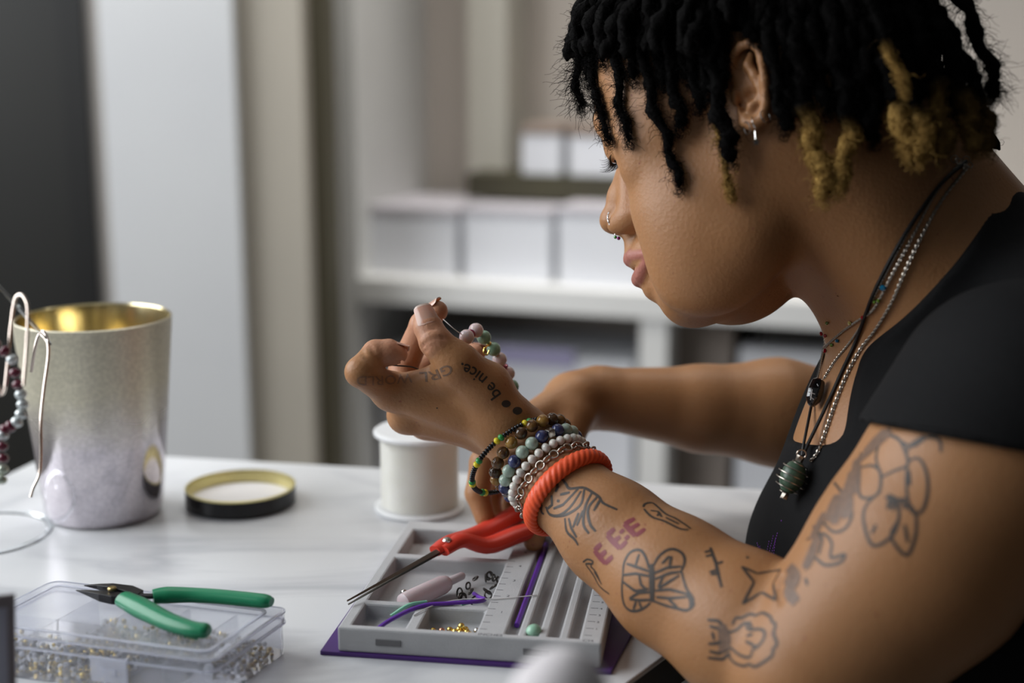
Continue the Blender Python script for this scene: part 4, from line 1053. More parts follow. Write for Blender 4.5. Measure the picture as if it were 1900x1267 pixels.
# ---------------------------------------------------------------- eyes, lashes, brows, nails
m_eye = mat('eye_white', (0.62, 0.60, 0.60), 0.15, spec=0.6); m_iris_ = mat('dark_iris', (0.012, 0.008, 0.006), 0.08)
gaze = unit(HF * 0.72 - HU * 0.70)
for q, lb in ((lambda p: p, 'near'), (mir, 'far')):
    e = q(EYE)
    eo = MB().ball(e, ER, gaze, 1.0, 28, 18).build('eye', m_eye, body)
    MB().lathe(e, gaze, [(0.54, ER * 0.90), (0.46, ER * 0.925), (0.3, ER * 0.985), (0.01, ER * 1.02)], 24).build('iris', m_iris_, eo)
rh = random.Random(11)
m_lash = mat('lash', (0.003, 0.003, 0.003), 0.5)
def hairs(name, items, m, parent):
    mb = MB()
    for pts, r in items:
        n = len(pts); mb.tube(pts, [r * (1 - 0.8 * i / (n - 1)) for i in range(n)], 3, cap=False)
    o = mb.build(name, m, parent); o['kind'] = 'stuff'; return o
lashes = []
for q in SIDES:
    for k in range(30):
        t = k / 29; lat = -1.05 + 2.1 * t
        base = q(EYE) + (HS if q is not mir else -HS) * lat * 1.0
        fr_ = math.sqrt(max(0.05, 1.30 ** 2 - lat ** 2))
        b0 = base + unit(HF * 0.84 - HU * 0.56) * fr_ * 1.0
        out = unit(HF * 1.0 - HU * 0.35 + (HS if q is not mir else -HS) * lat * 0.45)
        L = 0.85 + rh.uniform(-.15, .15)
        pts = [b0 + out * L * s - HU * 0.28 * L * math.sin(s * 2.2) + HU * 0.32 * L * s * s for s in np.linspace(0, 1, 6)]
        lashes.append((pts, 0.021))
hairs('eyelashes', lashes, m_lash, body)
brow = []
bpath = spline(np.array([(1119, 253, 1.9), (1111, 241, 2.3), (1108, 226, 2.8), (1114, 212, 3.5), (1128, 204, 4.2)], float), 50)
for k in range(260):
    i = rh.randrange(49); w = rh.uniform(-1, 1); t = i / 49
    px, py, lat = bpath[i]; brow.append((px + w * 5 + 3, py + w * 2, lat, t))
bq = np.array([H(a, b, c) + (-CF) * 0 for a, b, c, t in brow])
# pull the brow roots onto the skin
for _ in range(12):
    d = skin_head(bq.T, bq.mean(0), 60.0); g = normals(bq, skin_head); bq = bq - g * (d * 0.9)[:, None]
g = normals(bq, skin_head)
items = []
for a, nn_, (x, y, l, t) in zip(bq, g, brow):
    d = unit(HS * 0.8 - HF * 0.25 + HU * (0.8 - 0.6 * t)); d = unit(d - nn_ * np.dot(d, nn_))
    items.append(([a, a + d * 0.2 + nn_ * 0.05, a + d * 0.42 + nn_ * 0.03], 0.024))
hairs('eyebrow', items, m_lash, body)
m_nail = mat('fingernail', (0.50, 0.28, 0.21), 0.25, coat=0.3, sss=0.2); m_nailtip = mat('nail_tip', (0.66, 0.52, 0.44), 0.25)
def nail(a, b, r, up, L=1.05, span=55, lift=0.0, back=0.75):
    """curved plate on the fingertip that runs from a to b"""
    d = unit(b - a); up = unit(up - d * np.dot(up, d)); sd_ = xp(d, up)
    nU, nV = 9, 9
    for nm, v0, v1, m in (('fingernail', 0.0, 0.91, m_nail), ('nail_tip', 0.91, 1.0, m_nailtip)):
        V = []; F = []
        for lay in (0.0, 0.045):
            for i in range(nV):
                v = v0 + (v1 - v0) * i / (nV - 1)
                w = math.radians(span) * (1 - 0.10 * v) * math.sqrt(max(0.12, 1 - max(0, (0.12 - v) / 0.12) ** 2 * 0.75)) * (1 - 0.35 * max(0, (v - 0.86) / 0.14) ** 2)
                for j in range(nU):
                    a_ = -w + 2 * w * j / (nU - 1)
                    rr = r * (1.02 - 0.16 * v * v) + lay + lift
                    V.append(b + d * (r * 0.9 - L * back + L * (v - 0.25)) + (up * math.cos(a_) + sd_ * math.sin(a_)) * rr)
        n = nU * nV
        for i in range(nV - 1):
            for j in range(nU - 1):
                k = i * nU + j; F += [(k + n, k + 1 + n, k + nU + 1 + n, k + nU + n), (k, k + nU, k + nU + 1, k + 1)]
        rim = [j for j in range(nU)] + [i * nU + nU - 1 for i in range(1, nV)] + [(nV - 1) * nU + j for j in range(nU - 2, -1, -1)] + [i * nU for i in range(nV - 2, 0, -1)]
        for k in range(len(rim)): a_, b_ = rim[k], rim[(k + 1) % len(rim)]; F.append((a_, b_, b_ + n, a_ + n))
        MB().add(V, F).build(nm, m, body)
def tip(f): return f[-1].a, f[-1].b
toc = -CF
nail(*tip(lthumb), 0.82, toc * 0.9 + CR * 0.25 + CU * 0.1, 1.45, 52, 0.03)
nail(*tip(lindex), 0.70, CU * 1.0 + CF * 0.35, 1.0, 52)
nail(*tip(lmiddle), 0.70, CU * 0.9 - CR * 0.7 - CF * 0.05, 1.1, 52)
nail(*tip(lring), 0.64, CU * 0.6 + CF * 0.8, 0.95, 50)

# ---------------------------------------------------------------- hair
m_hair = bpy.data.materials.new('twist_hair'); m_hair.use_nodes = True
nt = m_hair.node_tree; b = nt.nodes['Principled BSDF']; at = nt.nodes.new('ShaderNodeAttribute'); at.attribute_name = 'bleach'
nz = nt.nodes.new('ShaderNodeTexNoise'); nz.inputs['Scale'].default_value = 160; nz.inputs['Detail'].default_value = 4
tc = nt.nodes.new('ShaderNodeTexCoord'); nt.links.new(tc.outputs['Object'], nz.inputs['Vector'])
m1 = nt.nodes.new('ShaderNodeMix'); m1.data_type = 'RGBA'; m1.inputs[6].default_value = (0.24, 0.135, 0.038, 1); m1.inputs[7].default_value = (0.46, 0.285, 0.085, 1)
m2 = nt.nodes.new('ShaderNodeMix'); m2.data_type = 'RGBA'; m2.inputs[6].default_value = (0.0022, 0.0019, 0.0018, 1)
nt.links.new(nz.outputs['Fac'], m1.inputs[0]); nt.links.new(at.outputs['Fac'], m2.inputs[0]); nt.links.new(m1.outputs[2], m2.inputs[7]); nt.links.new(m2.outputs[2], b.inputs['Base Color'])
b.inputs['Roughness'].default_value = 0.85; b.inputs['Specular IOR Level'].default_value = 0.06
bn = nt.nodes.new('ShaderNodeTexNoise'); bn.inputs['Scale'].default_value = 420; bn.inputs['Detail'].default_value = 3; nt.links.new(tc.outputs['Object'], bn.inputs['Vector'])
bu = nt.nodes.new('ShaderNodeBump'); bu.inputs['Strength'].default_value = 0.9; bu.inputs['Distance'].default_value = 0.0012; nt.links.new(bn.outputs['Fac'], bu.inputs['Height']); nt.links.new(bu.outputs['Normal'], b.inputs['Normal'])
def set_attr(o, vals):
    a = o.data.attributes.new('bleach', 'FLOAT', 'POINT'); a.data.foreach_set('value', np.asarray(vals, np.float32))
# scalp cap
cap_g = Group([Ell(HL(0.0, 0, 4.9), (9.7, 8.05, 8.8), HM, 1.0), Ell(HL(-4.8, 0, 0.5), (4.6, 6.2, 4.6), HM, 2.0)])
cp0 = HL(-1.0, 0, 3.6); cpn = -unit(HU * 1.0 - HF * 0.62)
ear_hole = Group([Ell(H(1388, 150, 7.6), (1.5, 2.2, 3.0), HM, 0.3), Ell(mir(H(1388, 150, 7.6)), (1.5, 2.2, 3.0), HM, 0.3), Ell(HL(9.2, 0, 3.0), (3.2, 8.0, 5.0), HM, 0.3)])
def cap_fn(p, c, r):
    lump = 0.18 * np.sin(p[0] * 2.3 + 1.7 * np.sin(p[2] * 1.1)) * np.sin(p[1] * 2.6 + p[2] * 1.9)
    d = smax(cap_g(p, c, r) + lump, pdot(p, cp0, cpn), 0.8)
    return smax(d, -ear_hole(p, c, r), 0.4)
Vh, Fh = surface(cap_fn, HC + np.array([-14, -13, -12]), HC + np.array([20, 14, 20]), 0.28)
hair = mesh_np('hair', Vh, Fh, m_hair, body); set_attr(hair, np.zeros(len(Vh)))
hair['label'] = 'black twisted hair with bleached blond ends'
frz = []          # (points, radius, bleach)
def frizz(pts, rad, n, length, bl, spread=1.0):
    """short curly flyaway hairs around a twist"""
    m = len(pts)
    for _ in range(n):
        i = rh.randrange(1, m - 1); t = unit(pts[i + 1] - pts[i - 1]); a = unit(xp(t, (rh.uniform(-1, 1), rh.uniform(-1, 1), rh.uniform(-1, 1)))); b_ = xp(t, a)
        p = pts[i] + a * rad[i] * 0.9
        L = length * rh.uniform(0.35, 1.2); R_ = rh.uniform(0.06, 0.22); ph = rh.uniform(0, 6.28); tw = rh.uniform(3, 8) * rh.choice((-1, 1))
        d = unit(a * rh.uniform(0.3, 1.2) * spread + t * rh.uniform(-0.2, 1.0) + np.array([0, 0, -0.15])); u = unit(xp(d, a + 0.01 * t + b_ * 0.3)); w = xp(d, u)
        q = [p + d * L * s + (u * math.cos(ph + tw * s) + w * math.sin(ph + tw * s)) * R_ * min(1, s * 2.5) for s in np.linspace(0, 1, 9)]
        frz.append((q, 0.017, bl[i]))
def loc(path, r0, r1, bl0=2.0, lump=0.16, nf=70, fl=0.9, seed=0, blmax=1.0):
    n = max(18, int(sum(np.linalg.norm(np.diff(np.asarray(path), axis=0), axis=1)) / 0.26))
    q = spline(path, n); rr = random.Random(seed); ph = rr.uniform(0, 6.28)
    for i in range(n):                                  # the twist winds a little about its own line
        s = i / (n - 1); k = min(1, s * 3) * r0 * 0.35
        q[i] = q[i] + k * (CR * math.cos(ph + i * 0.55) + CU * 0.4 * math.sin(ph + i * 0.55) - CF * 0.6 * math.sin(ph * 2 + i * 0.5))
    for _ in range(2 if seed < 100 else 0):             # rests on the skin instead of passing through it
        d = g_head(q.T, q.mean(0), 12.0); g_ = normals(q, g_head); q = q + g_ * np.clip(r0 * 0.75 - d, 0, 2)[:, None]
    for _ in range(2): q[1:-1] = 0.25 * q[:-2] + 0.5 * q[1:-1] + 0.25 * q[2:]
    rad = []; bl = []
    for i in range(n):
        s = i / (n - 1)
        base = r0 + (r1 - r0) * s
        endc = math.sqrt(max(0.02, 1 - max(0, (s - 0.9) / 0.1) ** 2))
        rad.append(base * endc * (0.80 if s > bl0 else 0.9) * (1 + lump * math.sin(i * 0.95 + ph) + lump * 0.6 * math.sin(i * 2.1 + 2 * ph)))
        bl.append(blmax * max(0, min(1, (s - bl0) / 0.14)))
    sides = 10; mb = MB(); mb.tube(q, rad, sides)
    V = np.array(mb.V)
    for i in range(n):
        for k in range(sides): V[i * sides + k] += (V[i * sides + k] - q[i]) * (0.22 * math.sin(k * 1.9 + i * 1.3 + ph) + rr.uniform(-0.1, 0.1))
    o = mesh_np('twist', V, mb.F, m_hair, None); adopt(o, hair)
    set_attr(o, np.repeat(bl, sides))
    frizz(q, rad, nf, fl, bl)
    for i in range(2, n - 1):
        for _ in range(int(22 * bl[i] * (r0 + r1)) + (16 if seed < 100 else 3)):
            t = unit(q[i + 1] - q[i - 1]) if i < n - 1 else unit(q[i] - q[i - 1]); a = unit(xp(t, (rh.uniform(-1, 1), rh.uniform(-1, 1), rh.uniform(-1, 1)))); b_ = xp(t, a)
            cl = q[i] + a * rad[i] * rh.uniform(0.75, 1.15); cr = rh.uniform(0.08, 0.24); ax = unit(a * rh.uniform(-.6, .9) + b_ * rh.uniform(-1, 1) + t * rh.uniform(-.6, .6)); u = unit(xp(ax, t + 0.01 * a)); w = xp(ax, u); p0 = rh.uniform(0, 6.28)
            frz.append(([cl + cr * (u * math.cos(p0 + s_ * 5.2) + w * math.sin(p0 + s_ * 5.2)) + ax * 0.12 * s_ for s_ in np.linspace(0, 1, 6)], 0.014 + 0.003 * bl[i], bl[i] * rh.uniform(0.75, 1.0)))
    if seed < 100:                                      # loose curls at the tip
        for _ in range(70):
            i = n - 1 - int(rh.random() ** 1.5 * n * 0.3); i = max(1, min(n - 1, i)); a = unit((rh.uniform(-1, 1), rh.uniform(-1, 1), rh.uniform(-1, 1)))
            cr = rh.uniform(0.10, 0.34); u = unit(xp(a, (0.3, 0.2, 0.9))); w = xp(a, u); p0 = rh.uniform(0, 6.28); c0 = q[i] + a * rad[i] * 0.6 + np.array([0, 0, -0.15])
            frz.append(([c0 + cr * (u * math.cos(p0 + s_ * 6.5) + w * math.sin(p0 + s_ * 6.5)) + (a * 0.3 + np.array([0, 0, -0.25])) * s_ for s_ in np.linspace(0, 1, 9)], 0.014, bl[i]))
    return q
def hp_(*pts): return [H(x, y, l) for x, y, l in pts]
# twists that the photograph lets you follow, front to back
loc(hp_((1150, -60, 3.0), (1108, -10, 3.0), (1088, 60, 3.0), (1070, 120, 3.0), (1072, 165, 3.0), (1078, 200, 3.0)), .46, .16, nf=420, fl=1.8, seed=1)
loc(hp_((1180, -60, 3.6), (1138, 0, 4.0), (1122, 70, 4.2), (1112, 140, 4.2), (1120, 190, 4.4), (1146, 228, 4.6), (1168, 258, 5.0)), .42, .14, nf=300, fl=1.3, seed=2)
loc(hp_((1210, -40, 5.0), (1172, 30, 5.3), (1164, 100, 5.4), (1170, 170, 5.5), (1178, 225, 5.5), (1192, 262, 5.6)), .44, .18, nf=240, fl=1.1, seed=3)
loc(hp_((1240, -40, 6.0), (1214, 40, 6.2), (1210, 120, 6.3), (1218, 195, 6.4), (1238, 255, 6.5), (1256, 310, 6.5), (1272, 352, 6.4)), .46, .22, nf=170, fl=0.9, seed=4)
loc(hp_((1280, -40, 6.8), (1252, 40, 7.0), (1246, 130, 7.1), (1258, 195, 7.1), (1266, 238, 7.0)), .48, .32, nf=110, seed=5)
loc(hp_((1310, -40, 7.2), (1286, 40, 7.4), (1284, 110, 7.4), (1294, 165, 7.3), (1300, 205, 7.3)), .5, .3, nf=90, seed=6)
loc(hp_((1340, -40, 7.6), (1322, 40, 7.9), (1322, 120, 7.9), (1336, 200, 7.8), (1350, 255, 7.7), (1360, 298, 7.6)), .52, .5, nf=120, seed=7)
loc(hp_((1350, -30, 7.8), (1340, 30, 8.2), (1342, 80, 8.2), (1346, 130, 8.2)), .42, .3, nf=50, seed=8)
loc(hp_((1322, 215, 7.4), (1338, 270, 7.3), (1350, 320, 7.2), (1356, 362, 7.1)), .14, .08, 0.05, nf=120, fl=0.7, seed=9)
loc(hp_((1430, -40, 8.0), (1428, 30, 8.8), (1434, 110, 8.7), (1446, 180, 8.3), (1456, 215, 8.1), (1461, 244, 8.0)), .5, .36, nf=100, seed=10)
loc(hp_((1395, -60, 8.0), (1398, 0, 8.6), (1396, 50, 8.5), (1400, 74, 8.5)), .5, .36, nf=40, seed=11)
loc(hp_((1470, -40, 8.0), (1478, 60, 8.6), (1488, 150, 8.2), (1500, 225, 7.8), (1518, 295, 7.5), (1536, 372, 7.3)), .62, .62, 0.52, nf=170, seed=12)
loc(hp_((1530, -40, 7.8), (1548, 60, 8.3), (1562, 150, 7.9), (1578, 220, 7.6), (1568, 290, 7.4), (1552, 360, 7.3)), .6, .5, 0.58, nf=150, seed=13)
loc(hp_((1590, -40, 7.4), (1600, 60, 7.9), (1612, 150, 7.4), (1620, 215, 7.0), (1612, 262, 6.8)), .62, .5, nf=80, seed=14)
loc(hp_((1630, -40, 7.2), (1642, 60, 7.8), (1662, 150, 7.3), (1676, 225, 7.0), (1690, 300, 6.8)), .7, .75, 0.62, nf=190, seed=15)
loc(hp_((1600, -30, 8.4), (1630, 40, 8.7), (1648, 90, 8.6), (1664, 130, 8.5), (1684, 165, 8.3)), .28, .2, 0.42, nf=60, seed=16)
loc(hp_((1640, -20, 7.0), (1672, 80, 7.4), (1692, 170, 7.2), (1712, 240, 7.0), (1712, 298, 6.8)), .55, .6, 0.60, nf=150, seed=17)
loc(hp_((1670, -40, 6.4), (1700, 60, 6.8), (1728, 150, 6.4), (1748, 230, 6.0), (1752, 296, 5.8)), .6, .6, 0.5, nf=140, seed=18, blmax=0.45)
loc(hp_((1700, -40, 5.4), (1744, 60, 5.6), (1776, 150, 5.2), (1800, 220, 5.0), (1806, 285, 4.8)), .6, .6, 0.55, nf=150, seed=19, blmax=0.35)
loc(hp_((1690, -60, 4.0), (1740, 30, 4.2), (1790, 120, 4.0), (1822, 200, 3.8), (1842, 280, 3.6)), .56, .5, 0.7, nf=190, seed=20, blmax=0.3)
loc(hp_((1720, -80, 2.6), (1778, -10, 2.6), (1812, 60, 2.6), (1838, 125, 2.6), (1846, 165, 2.6), (1832, 180, 2.6)), .5, .3, nf=420, fl=1.3, seed=21)
for k_, (pts_, r_) in enumerate((([(1225, -50, 5.6), (1192, 30, 5.9), (1188, 90, 6.0), (1194, 150, 6.0)], .44), ([(1262, -50, 6.6), (1234, 30, 6.8), (1228, 100, 6.9), (1234, 160, 6.9)], .46), ([(1296, -50, 7.2), (1270, 30, 7.4), (1268, 90, 7.5), (1276, 150, 7.4)], .46), ([(1330, -50, 7.5), (1306, 30, 7.8), (1308, 100, 7.8), (1316, 172, 7.7)], .46),
        ([(1455, -50, 8.0), (1456, 40, 8.7), (1462, 120, 8.4), (1472, 200, 8.0)], .5), ([(1500, -50, 7.9), (1512, 50, 8.4), (1524, 140, 8.0), (1534, 212, 7.7)], .56), ([(1570, -50, 7.6), (1580, 50, 8.1), (1592, 150, 7.6), (1598, 220, 7.3)], .56), ([(1160, -60, 3.4), (1118, -20, 3.4), (1104, 50, 3.6), (1096, 110, 3.6), (1100, 150, 3.7)], .4), ([(1195, -50, 4.4), (1156, 10, 4.7), (1146, 70, 4.8), (1144, 120, 4.9)], .42))):
    loc(hp_(*pts_), r_, r_ * 0.7, nf=110, fl=1.0, seed=30 + k_)
# the rest of the head, draped over the scalp
ri = random.Random(3); extra = 0
for k in range(150):
    zf = 1 - (k + 0.5) / 150 * 1.25; ang = k * 2.39996
    rr_ = math.sqrt(max(0, 1 - zf * zf)); x, y, z = 9.3 * rr_ * math.cos(ang), 7.7 * rr_ * math.sin(ang), 4.9 + 8.4 * zf
    p = HL(x, y, z)
    if np.dot(p - cp0, cpn) > -0.6: continue
    n0 = unit(HF * x / 86 + HS * y / 59 + HU * (z - 4.9) / 70)
    pts = [p]; L = ri.uniform(8.0, 11.5); st = 0.7; v = n0
    skip = False
    for i in range(int(L / st)):
        v = unit(v * 0.72 + np.array([0, 0, -1.0]) * 0.34 + n0 * 0.02)
        q = pts[-1] + v * st
        for _ in range(3):
            d = float(g_head(q[:, None], q, 3.0)[0])
            if d < 0.75:
                c = hl(q); gdir = unit(HF * c[0] / 86 + HS * c[1] / 59 + HU * (c[2] - 4.0) / 70); q = q + gdir * (0.78 - d)
        rp = q - CAM; zz = rp @ CF; px = 950 + FPX * (rp @ CR) / zz; py = 633.5 - FPX * (rp @ CU) / zz
        near = hl(q)[1] > 0
        if near and 1330 < px < 1440 and py > 60: break
        if near and px < 1330 and py > 120: break
        if near and px >= 1440 and py > 225: break
        if not near and px < 1120 and py > 60: break
        if not near and px < 1400 and py > 120: break
        if py > 300: break
        pts.append(q)
    if len(pts) < 4: continue
    loc(pts, 0.6, 0.42, nf=36, fl=1.0, seed=100 + k); extra += 1
print('twists', extra)
# joined flyaway hairs
V = []; F = []; B = []; base = 0
for n in sorted({len(q) for q, r, bl in frz}):
    sel = [f for f in frz if len(f[0]) == n]
    q = np.array([f[0] for f in sel]); r = np.array([f[1] for f in sel]); bl = np.array([f[2] for f in sel]); N = len(sel)
    t = np.gradient(q, axis=1); t /= np.linalg.norm(t, axis=2)[..., None] + 1e-9
    u = np.cross(t, np.array([0.31, 0.52, 0.79])); u /= np.linalg.norm(u, axis=2)[..., None] + 1e-9; w = np.cross(t, u)
    rad = (r[:, None] * (1 - 0.5 * np.linspace(0, 1, n))[None, :])[..., None]
    V.append(np.stack([q + u * rad, q + (-0.5 * u + 0.87 * w) * rad, q + (-0.5 * u - 0.87 * w) * rad], 2).reshape(-1, 3))
    o_ = base + np.arange(N)[:, None, None] * n * 3; i = np.arange(n - 1)[None, :, None] * 3; k = np.arange(3)[None, None, :]
    F.append(np.stack([o_ + i + k, o_ + i + (k + 1) % 3, o_ + i + 3 + (k + 1) % 3, o_ + i + 3 + k], -1).reshape(-1, 4)); B.append(np.repeat(bl, n * 3)); base += N * n * 3
fo = mesh_np('flyaway_hair', np.concatenate(V), np.concatenate(F), m_hair, None); adopt(fo, hair); fo['kind'] = 'stuff'
set_attr(fo, np.concatenate(B))
m_dsilv = mat('aged_silver', (0.42, 0.38, 0.33), 0.30, metal=1.0)
# ---------------------------------------------------------------- bracelets on the near wrist
AX0 = P(965, 818, 89.3); AX1 = P(1047, 908, 86.8)
AXD = unit(AX0 - AX1)                                  # along the forearm towards the hand
def ring_points(c, n, N, off, drop=0.0, fn=None, circ=None):
    """N points round the wrist, off centimetres outside the skin (or on a circle of radius circ that hangs from it)"""
    n = unit(n); a = unit(xp(n, (0, 0, 1))); b = xp(n, a); out = []
    th = np.linspace(0, 2 * math.pi, 720, endpoint=False)
    D = np.cos(th)[:, None] * a + np.sin(th)[:, None] * b
    rad = np.full(720, 0.5)
    for _ in range(30):
        q = c + D * rad[:, None]; rad -= np.clip(ARM_L(q.T, c, 12.0), -.5, .6)
    rad = np.clip(rad, 1.2, 4.0)
    if circ is None:
        k = 41; pad = np.concatenate([rad[-k:], rad, rad[:k]]); rad = np.convolve(pad, np.ones(2 * k + 1) / (2 * k + 1), 'same')[k:-k]
        q = c + D * (rad + off)[:, None]
    else:
        q = c + np.array([0, 0, -1.0]) * drop + D * circ
    L = np.concatenate([[0], np.cumsum(np.linalg.norm(np.diff(np.vstack([q, q[:1]]), axis=0), axis=1))])
    s = np.linspace(0, L[-1], N, endpoint=False); out = np.array([np.interp(s, L, np.append(q[:, k], q[0, k])) for k in range(3)]).T
    return out, L[-1], n
def beaded(name, label, c, n, seq, off, drop=0.0, circ=None):
    """seq: list of (mesh, length along the thread) repeated round the wrist"""
    pts, L, n = ring_points(c, n, 900, off, drop, circ=circ)
    total = sum(l for _, l in seq); e = empty(name, label, 'bracelet', None, c)
    MB().tube(pts[::15], 0.05, 5, closed=True).build('thread', MATS['clear_thread'], e)
    reps = max(1, round(L / total)); s = 0.0; k = L / (reps * total)
    for _ in range(reps):
        for me, l in seq:
            i = int((s + l * k / 2) / L * 900) % 900; t = pts[(i + 4) % 900] - pts[i - 4]
            put(me, me.name, pts[i], t, e); s += l * k
    return e
def stone(name, col, col2, r, rough=0.2, squash=1.0, scale=160, metal=0.0, sss=0.0, con=0.2):
    m = mat(name + '_stone', col, rough, metal=metal, noise=(scale, col2, con), coat=0.3, sss=sss); return bead_mesh(name, r, 0.15, m, 16, 10, squash)
black_s = stone('black_bead', (0.004, 0.004, 0.005), (0.012, 0.012, 0.014), 0.175, 0.18, 0.62)
yell_s = stone('yellow_bead', (0.78, 0.62, 0.02), (0.72, 0.58, 0.03), 0.23, 0.3, 0.8)
gree_s = stone('green_bead', (0.035, 0.30, 0.07), (0.03, 0.27, 0.06), 0.23, 0.3, 0.8)
t1 = stone('tiger_eye_bead', (0.075, 0.032, 0.012), (0.20, 0.10, 0.03), 0.40, 0.15, 1, 220, con=0.12); t2 = stone('tiger_eye_bead', (0.25, 0.12, 0.025), (0.42, 0.24, 0.06), 0.40, 0.15, 1, 220, con=0.12); t3 = stone('tiger_eye_bead', (0.035, 0.018, 0.010), (0.10, 0.05, 0.02), 0.40, 0.15, 1, 220, con=0.12)
blue_ = stone('blue_bead', (0.018, 0.022, 0.075), (0.05, 0.06, 0.15), 0.41, 0.2, 1, 300, con=0.12); pale_ = stone('pale_green_bead', (0.28, 0.37, 0.31), (0.36, 0.45, 0.38), 0.41, 0.22, 1, 250, sss=0.25)
pearl = stone('pearl_bead', (0.66, 0.63, 0.57), (0.74, 0.71, 0.66), 0.29, 0.22, 0.92, 90, sss=0.2); how = stone('pearl_bead', (0.50, 0.50, 0.46), (0.64, 0.62, 0.57), 0.31, 0.25, 0.8, 200)
cube_me = bpy.data.meshes.new('silver_cube'); bm = bmesh.new(); bmesh.ops.create_cube(bm, size=0.0048); bmesh.ops.bevel(bm, geom=bm.edges[:], offset=0.0005, segments=2, affect='EDGES'); bm.to_mesh(cube_me); bm.free(); cube_me.materials.append(m_silv)
def axp(px, py, Z): return P(px, py, Z)
B = black_s
beaded('seed_bracelet', 'loose black seed bead bracelet with yellow and green accents', axp(972, 848, 88.6) + AXD * 0.75, AXD + CU * 0.12, [(yell_s, 0.34), (gree_s, 0.34)] + [(B, 0.21)] * 7, 0.2, 0.45, 3.3)
beaded('tiger_eye_bracelet', 'bracelet of round brown tiger eye beads', axp(985, 840, 88.6), AXD, [(t1, .8), (t2, .8), (t3, .8), (t1, .8), (t1, .8), (t2, .8), (t3, .8)], 0.55)
beaded('stone_bracelet', 'bracelet of navy blue and pale green beads with silver cube', axp(1003, 861, 88.1), AXD, [(blue_, .82), (cube_me, .5), (blue_, .82), (pale_, .82), (pale_, .82), (blue_, .82), (pale_, .82), (pale_, .82)], 0.5)
beaded('pearl_bracelet', 'bracelet of small white pearl beads', axp(1018, 877, 87.7), AXD, [(pearl, .54), (how, .52), (pearl, .54), (pearl, .54)], 0.36)
# silver chain
pts, L, n_ = ring_points(axp(1031, 891, 87.3), AXD, 34, 0.28)
ch = empty('chain_bracelet', 'silver round link chain bracelet beside the orange bangle', 'bracelet', None, pts.mean(0))
lk = MB(); lk.tube([(0.27 * math.cos(t), 0.27 * math.sin(t), 0) for t in np.linspace(0, 2 * math.pi, 17)[:-1]], 0.075, 6, closed=True)
lme = bpy.data.meshes.new('link'); lme.from_pydata([tuple(np.array(v) * .01) for v in lk.V], [], lk.F); lme.update(); lme.polygons.foreach_set('use_smooth', np.ones(len(lme.polygons), bool)); lme.materials.append(m_dsilv)
cc = pts.mean(0)
for i in range(34):
    t = unit(pts[(i + 1) % 34] - pts[i - 1]); out = unit(pts[i] - cc); side = xp(t, out)
    put(lme, 'link', pts[i], out if i % 2 else side, ch)
# orange twisted rubber bangle
m_orange = mat('orange_rubber', (0.80, 0.095, 0.025), 0.42, sss=0.1)
bc = axp(1054, 910, 86.6); pts, L, n_ = ring_points(bc, AXD + CU * -0.02, 240, 0.20)
V = []; F = []; S_ = 40; N_ = len(pts); cc = pts.mean(0)
for i in range(N_):
    out = unit(pts[i] - cc); t = unit(pts[(i + 1) % N_] - pts[i - 1]); sd_ = xp(t, out)
    for k in range(S_):
        a = 2 * math.pi * k / S_; rdg = 0.88 + 0.24 * abs(math.sin((a * 5 + i / N_ * 2 * math.pi * 46) / 2)) ** 0.7
        V.append(pts[i] + (out * math.cos(a) * 0.33 + sd_ * math.sin(a) * 0.50) * rdg)
for i in range(N_):
    for k in range(S_): F.append((i * S_ + k, i * S_ + (k + 1) % S_, ((i + 1) % N_) * S_ + (k + 1) % S_, ((i + 1) % N_) * S_ + k))
ob = mesh_np('bangle', V, F, m_orange); tag(ob, 'thick orange twisted rubber bangle on the near wrist', 'bangle')

# ---------------------------------------------------------------- strand held in the near hand
st_ = empty('bead_strand', 'strand of pink and green round beads held between the fingers', 'bead strand', None, P(900, 640, 91))
pinkq = stone('pink_bead', (0.66, 0.52, 0.52), (0.72, 0.60, 0.60), 0.48, 0.22, 1, 60, sss=0.4); greenq = stone('pale_jade_bead', (0.21, 0.42, 0.29), (0.30, 0.50, 0.38), 0.46, 0.25, 1, 90, sss=0.35)
redr = stone('red_rondelle', (0.22, 0.02, 0.05), (0.42, 0.10, 0.14), 0.30, 0.15, 0.35, 400, metal=0.4); goldr = stone('gold_spacer', (0.70, 0.48, 0.14), (0.8, 0.6, 0.2), 0.20, 0.2, 0.7, 100, metal=1.0)
seq = [(pinkq, 866, 625, 88.6), (redr, 874, 619, 89.2), (pinkq, 883, 613, 89.8), (greenq, 898, 626, 90.6), (goldr, 907, 638, 90.9), (greenq, 916, 648, 91.1), (pinkq, 927, 667, 91.6), (redr, 935, 681, 92.0), (pinkq, 942, 693, 92.3), (greenq, 950, 717, 92.8), (pinkq, 956, 742, 93.2)]
sp_ = [P(x, y, z) for _, x, y, z in seq]
for i, (me, x, y, z) in enumerate(seq):
    put(me, me.name, sp_[i], sp_[min(i + 1, len(seq) - 1)] - sp_[max(i - 1, 0)], st_)
MB().tube(spline([P(822, 592, 88.6), P(845, 612, 88.2)] + sp_ + [P(958, 770, 93.4)], 60), 0.03, 5).build('thread', MATS['clear_thread'], st_)
MB().tube(spline([P(905, 641, 90.4), P(899, 646, 90.2), P(898, 655, 90.2), P(904, 658, 90.2), P(908, 650, 90.3)], 20), 0.06, 6).build('gold_clasp', m_gold, st_)
cord('beading_wire', [P(716, 676, 88.2), P(735, 678, 88.4), P(765, 681, 89.0), P(785, 690, 89.5)], 0.05, mat('dark_wire', (0.03, 0.03, 0.035), 0.4), 'short dark beading wire pinched under the curled finger', 'wire', 16)

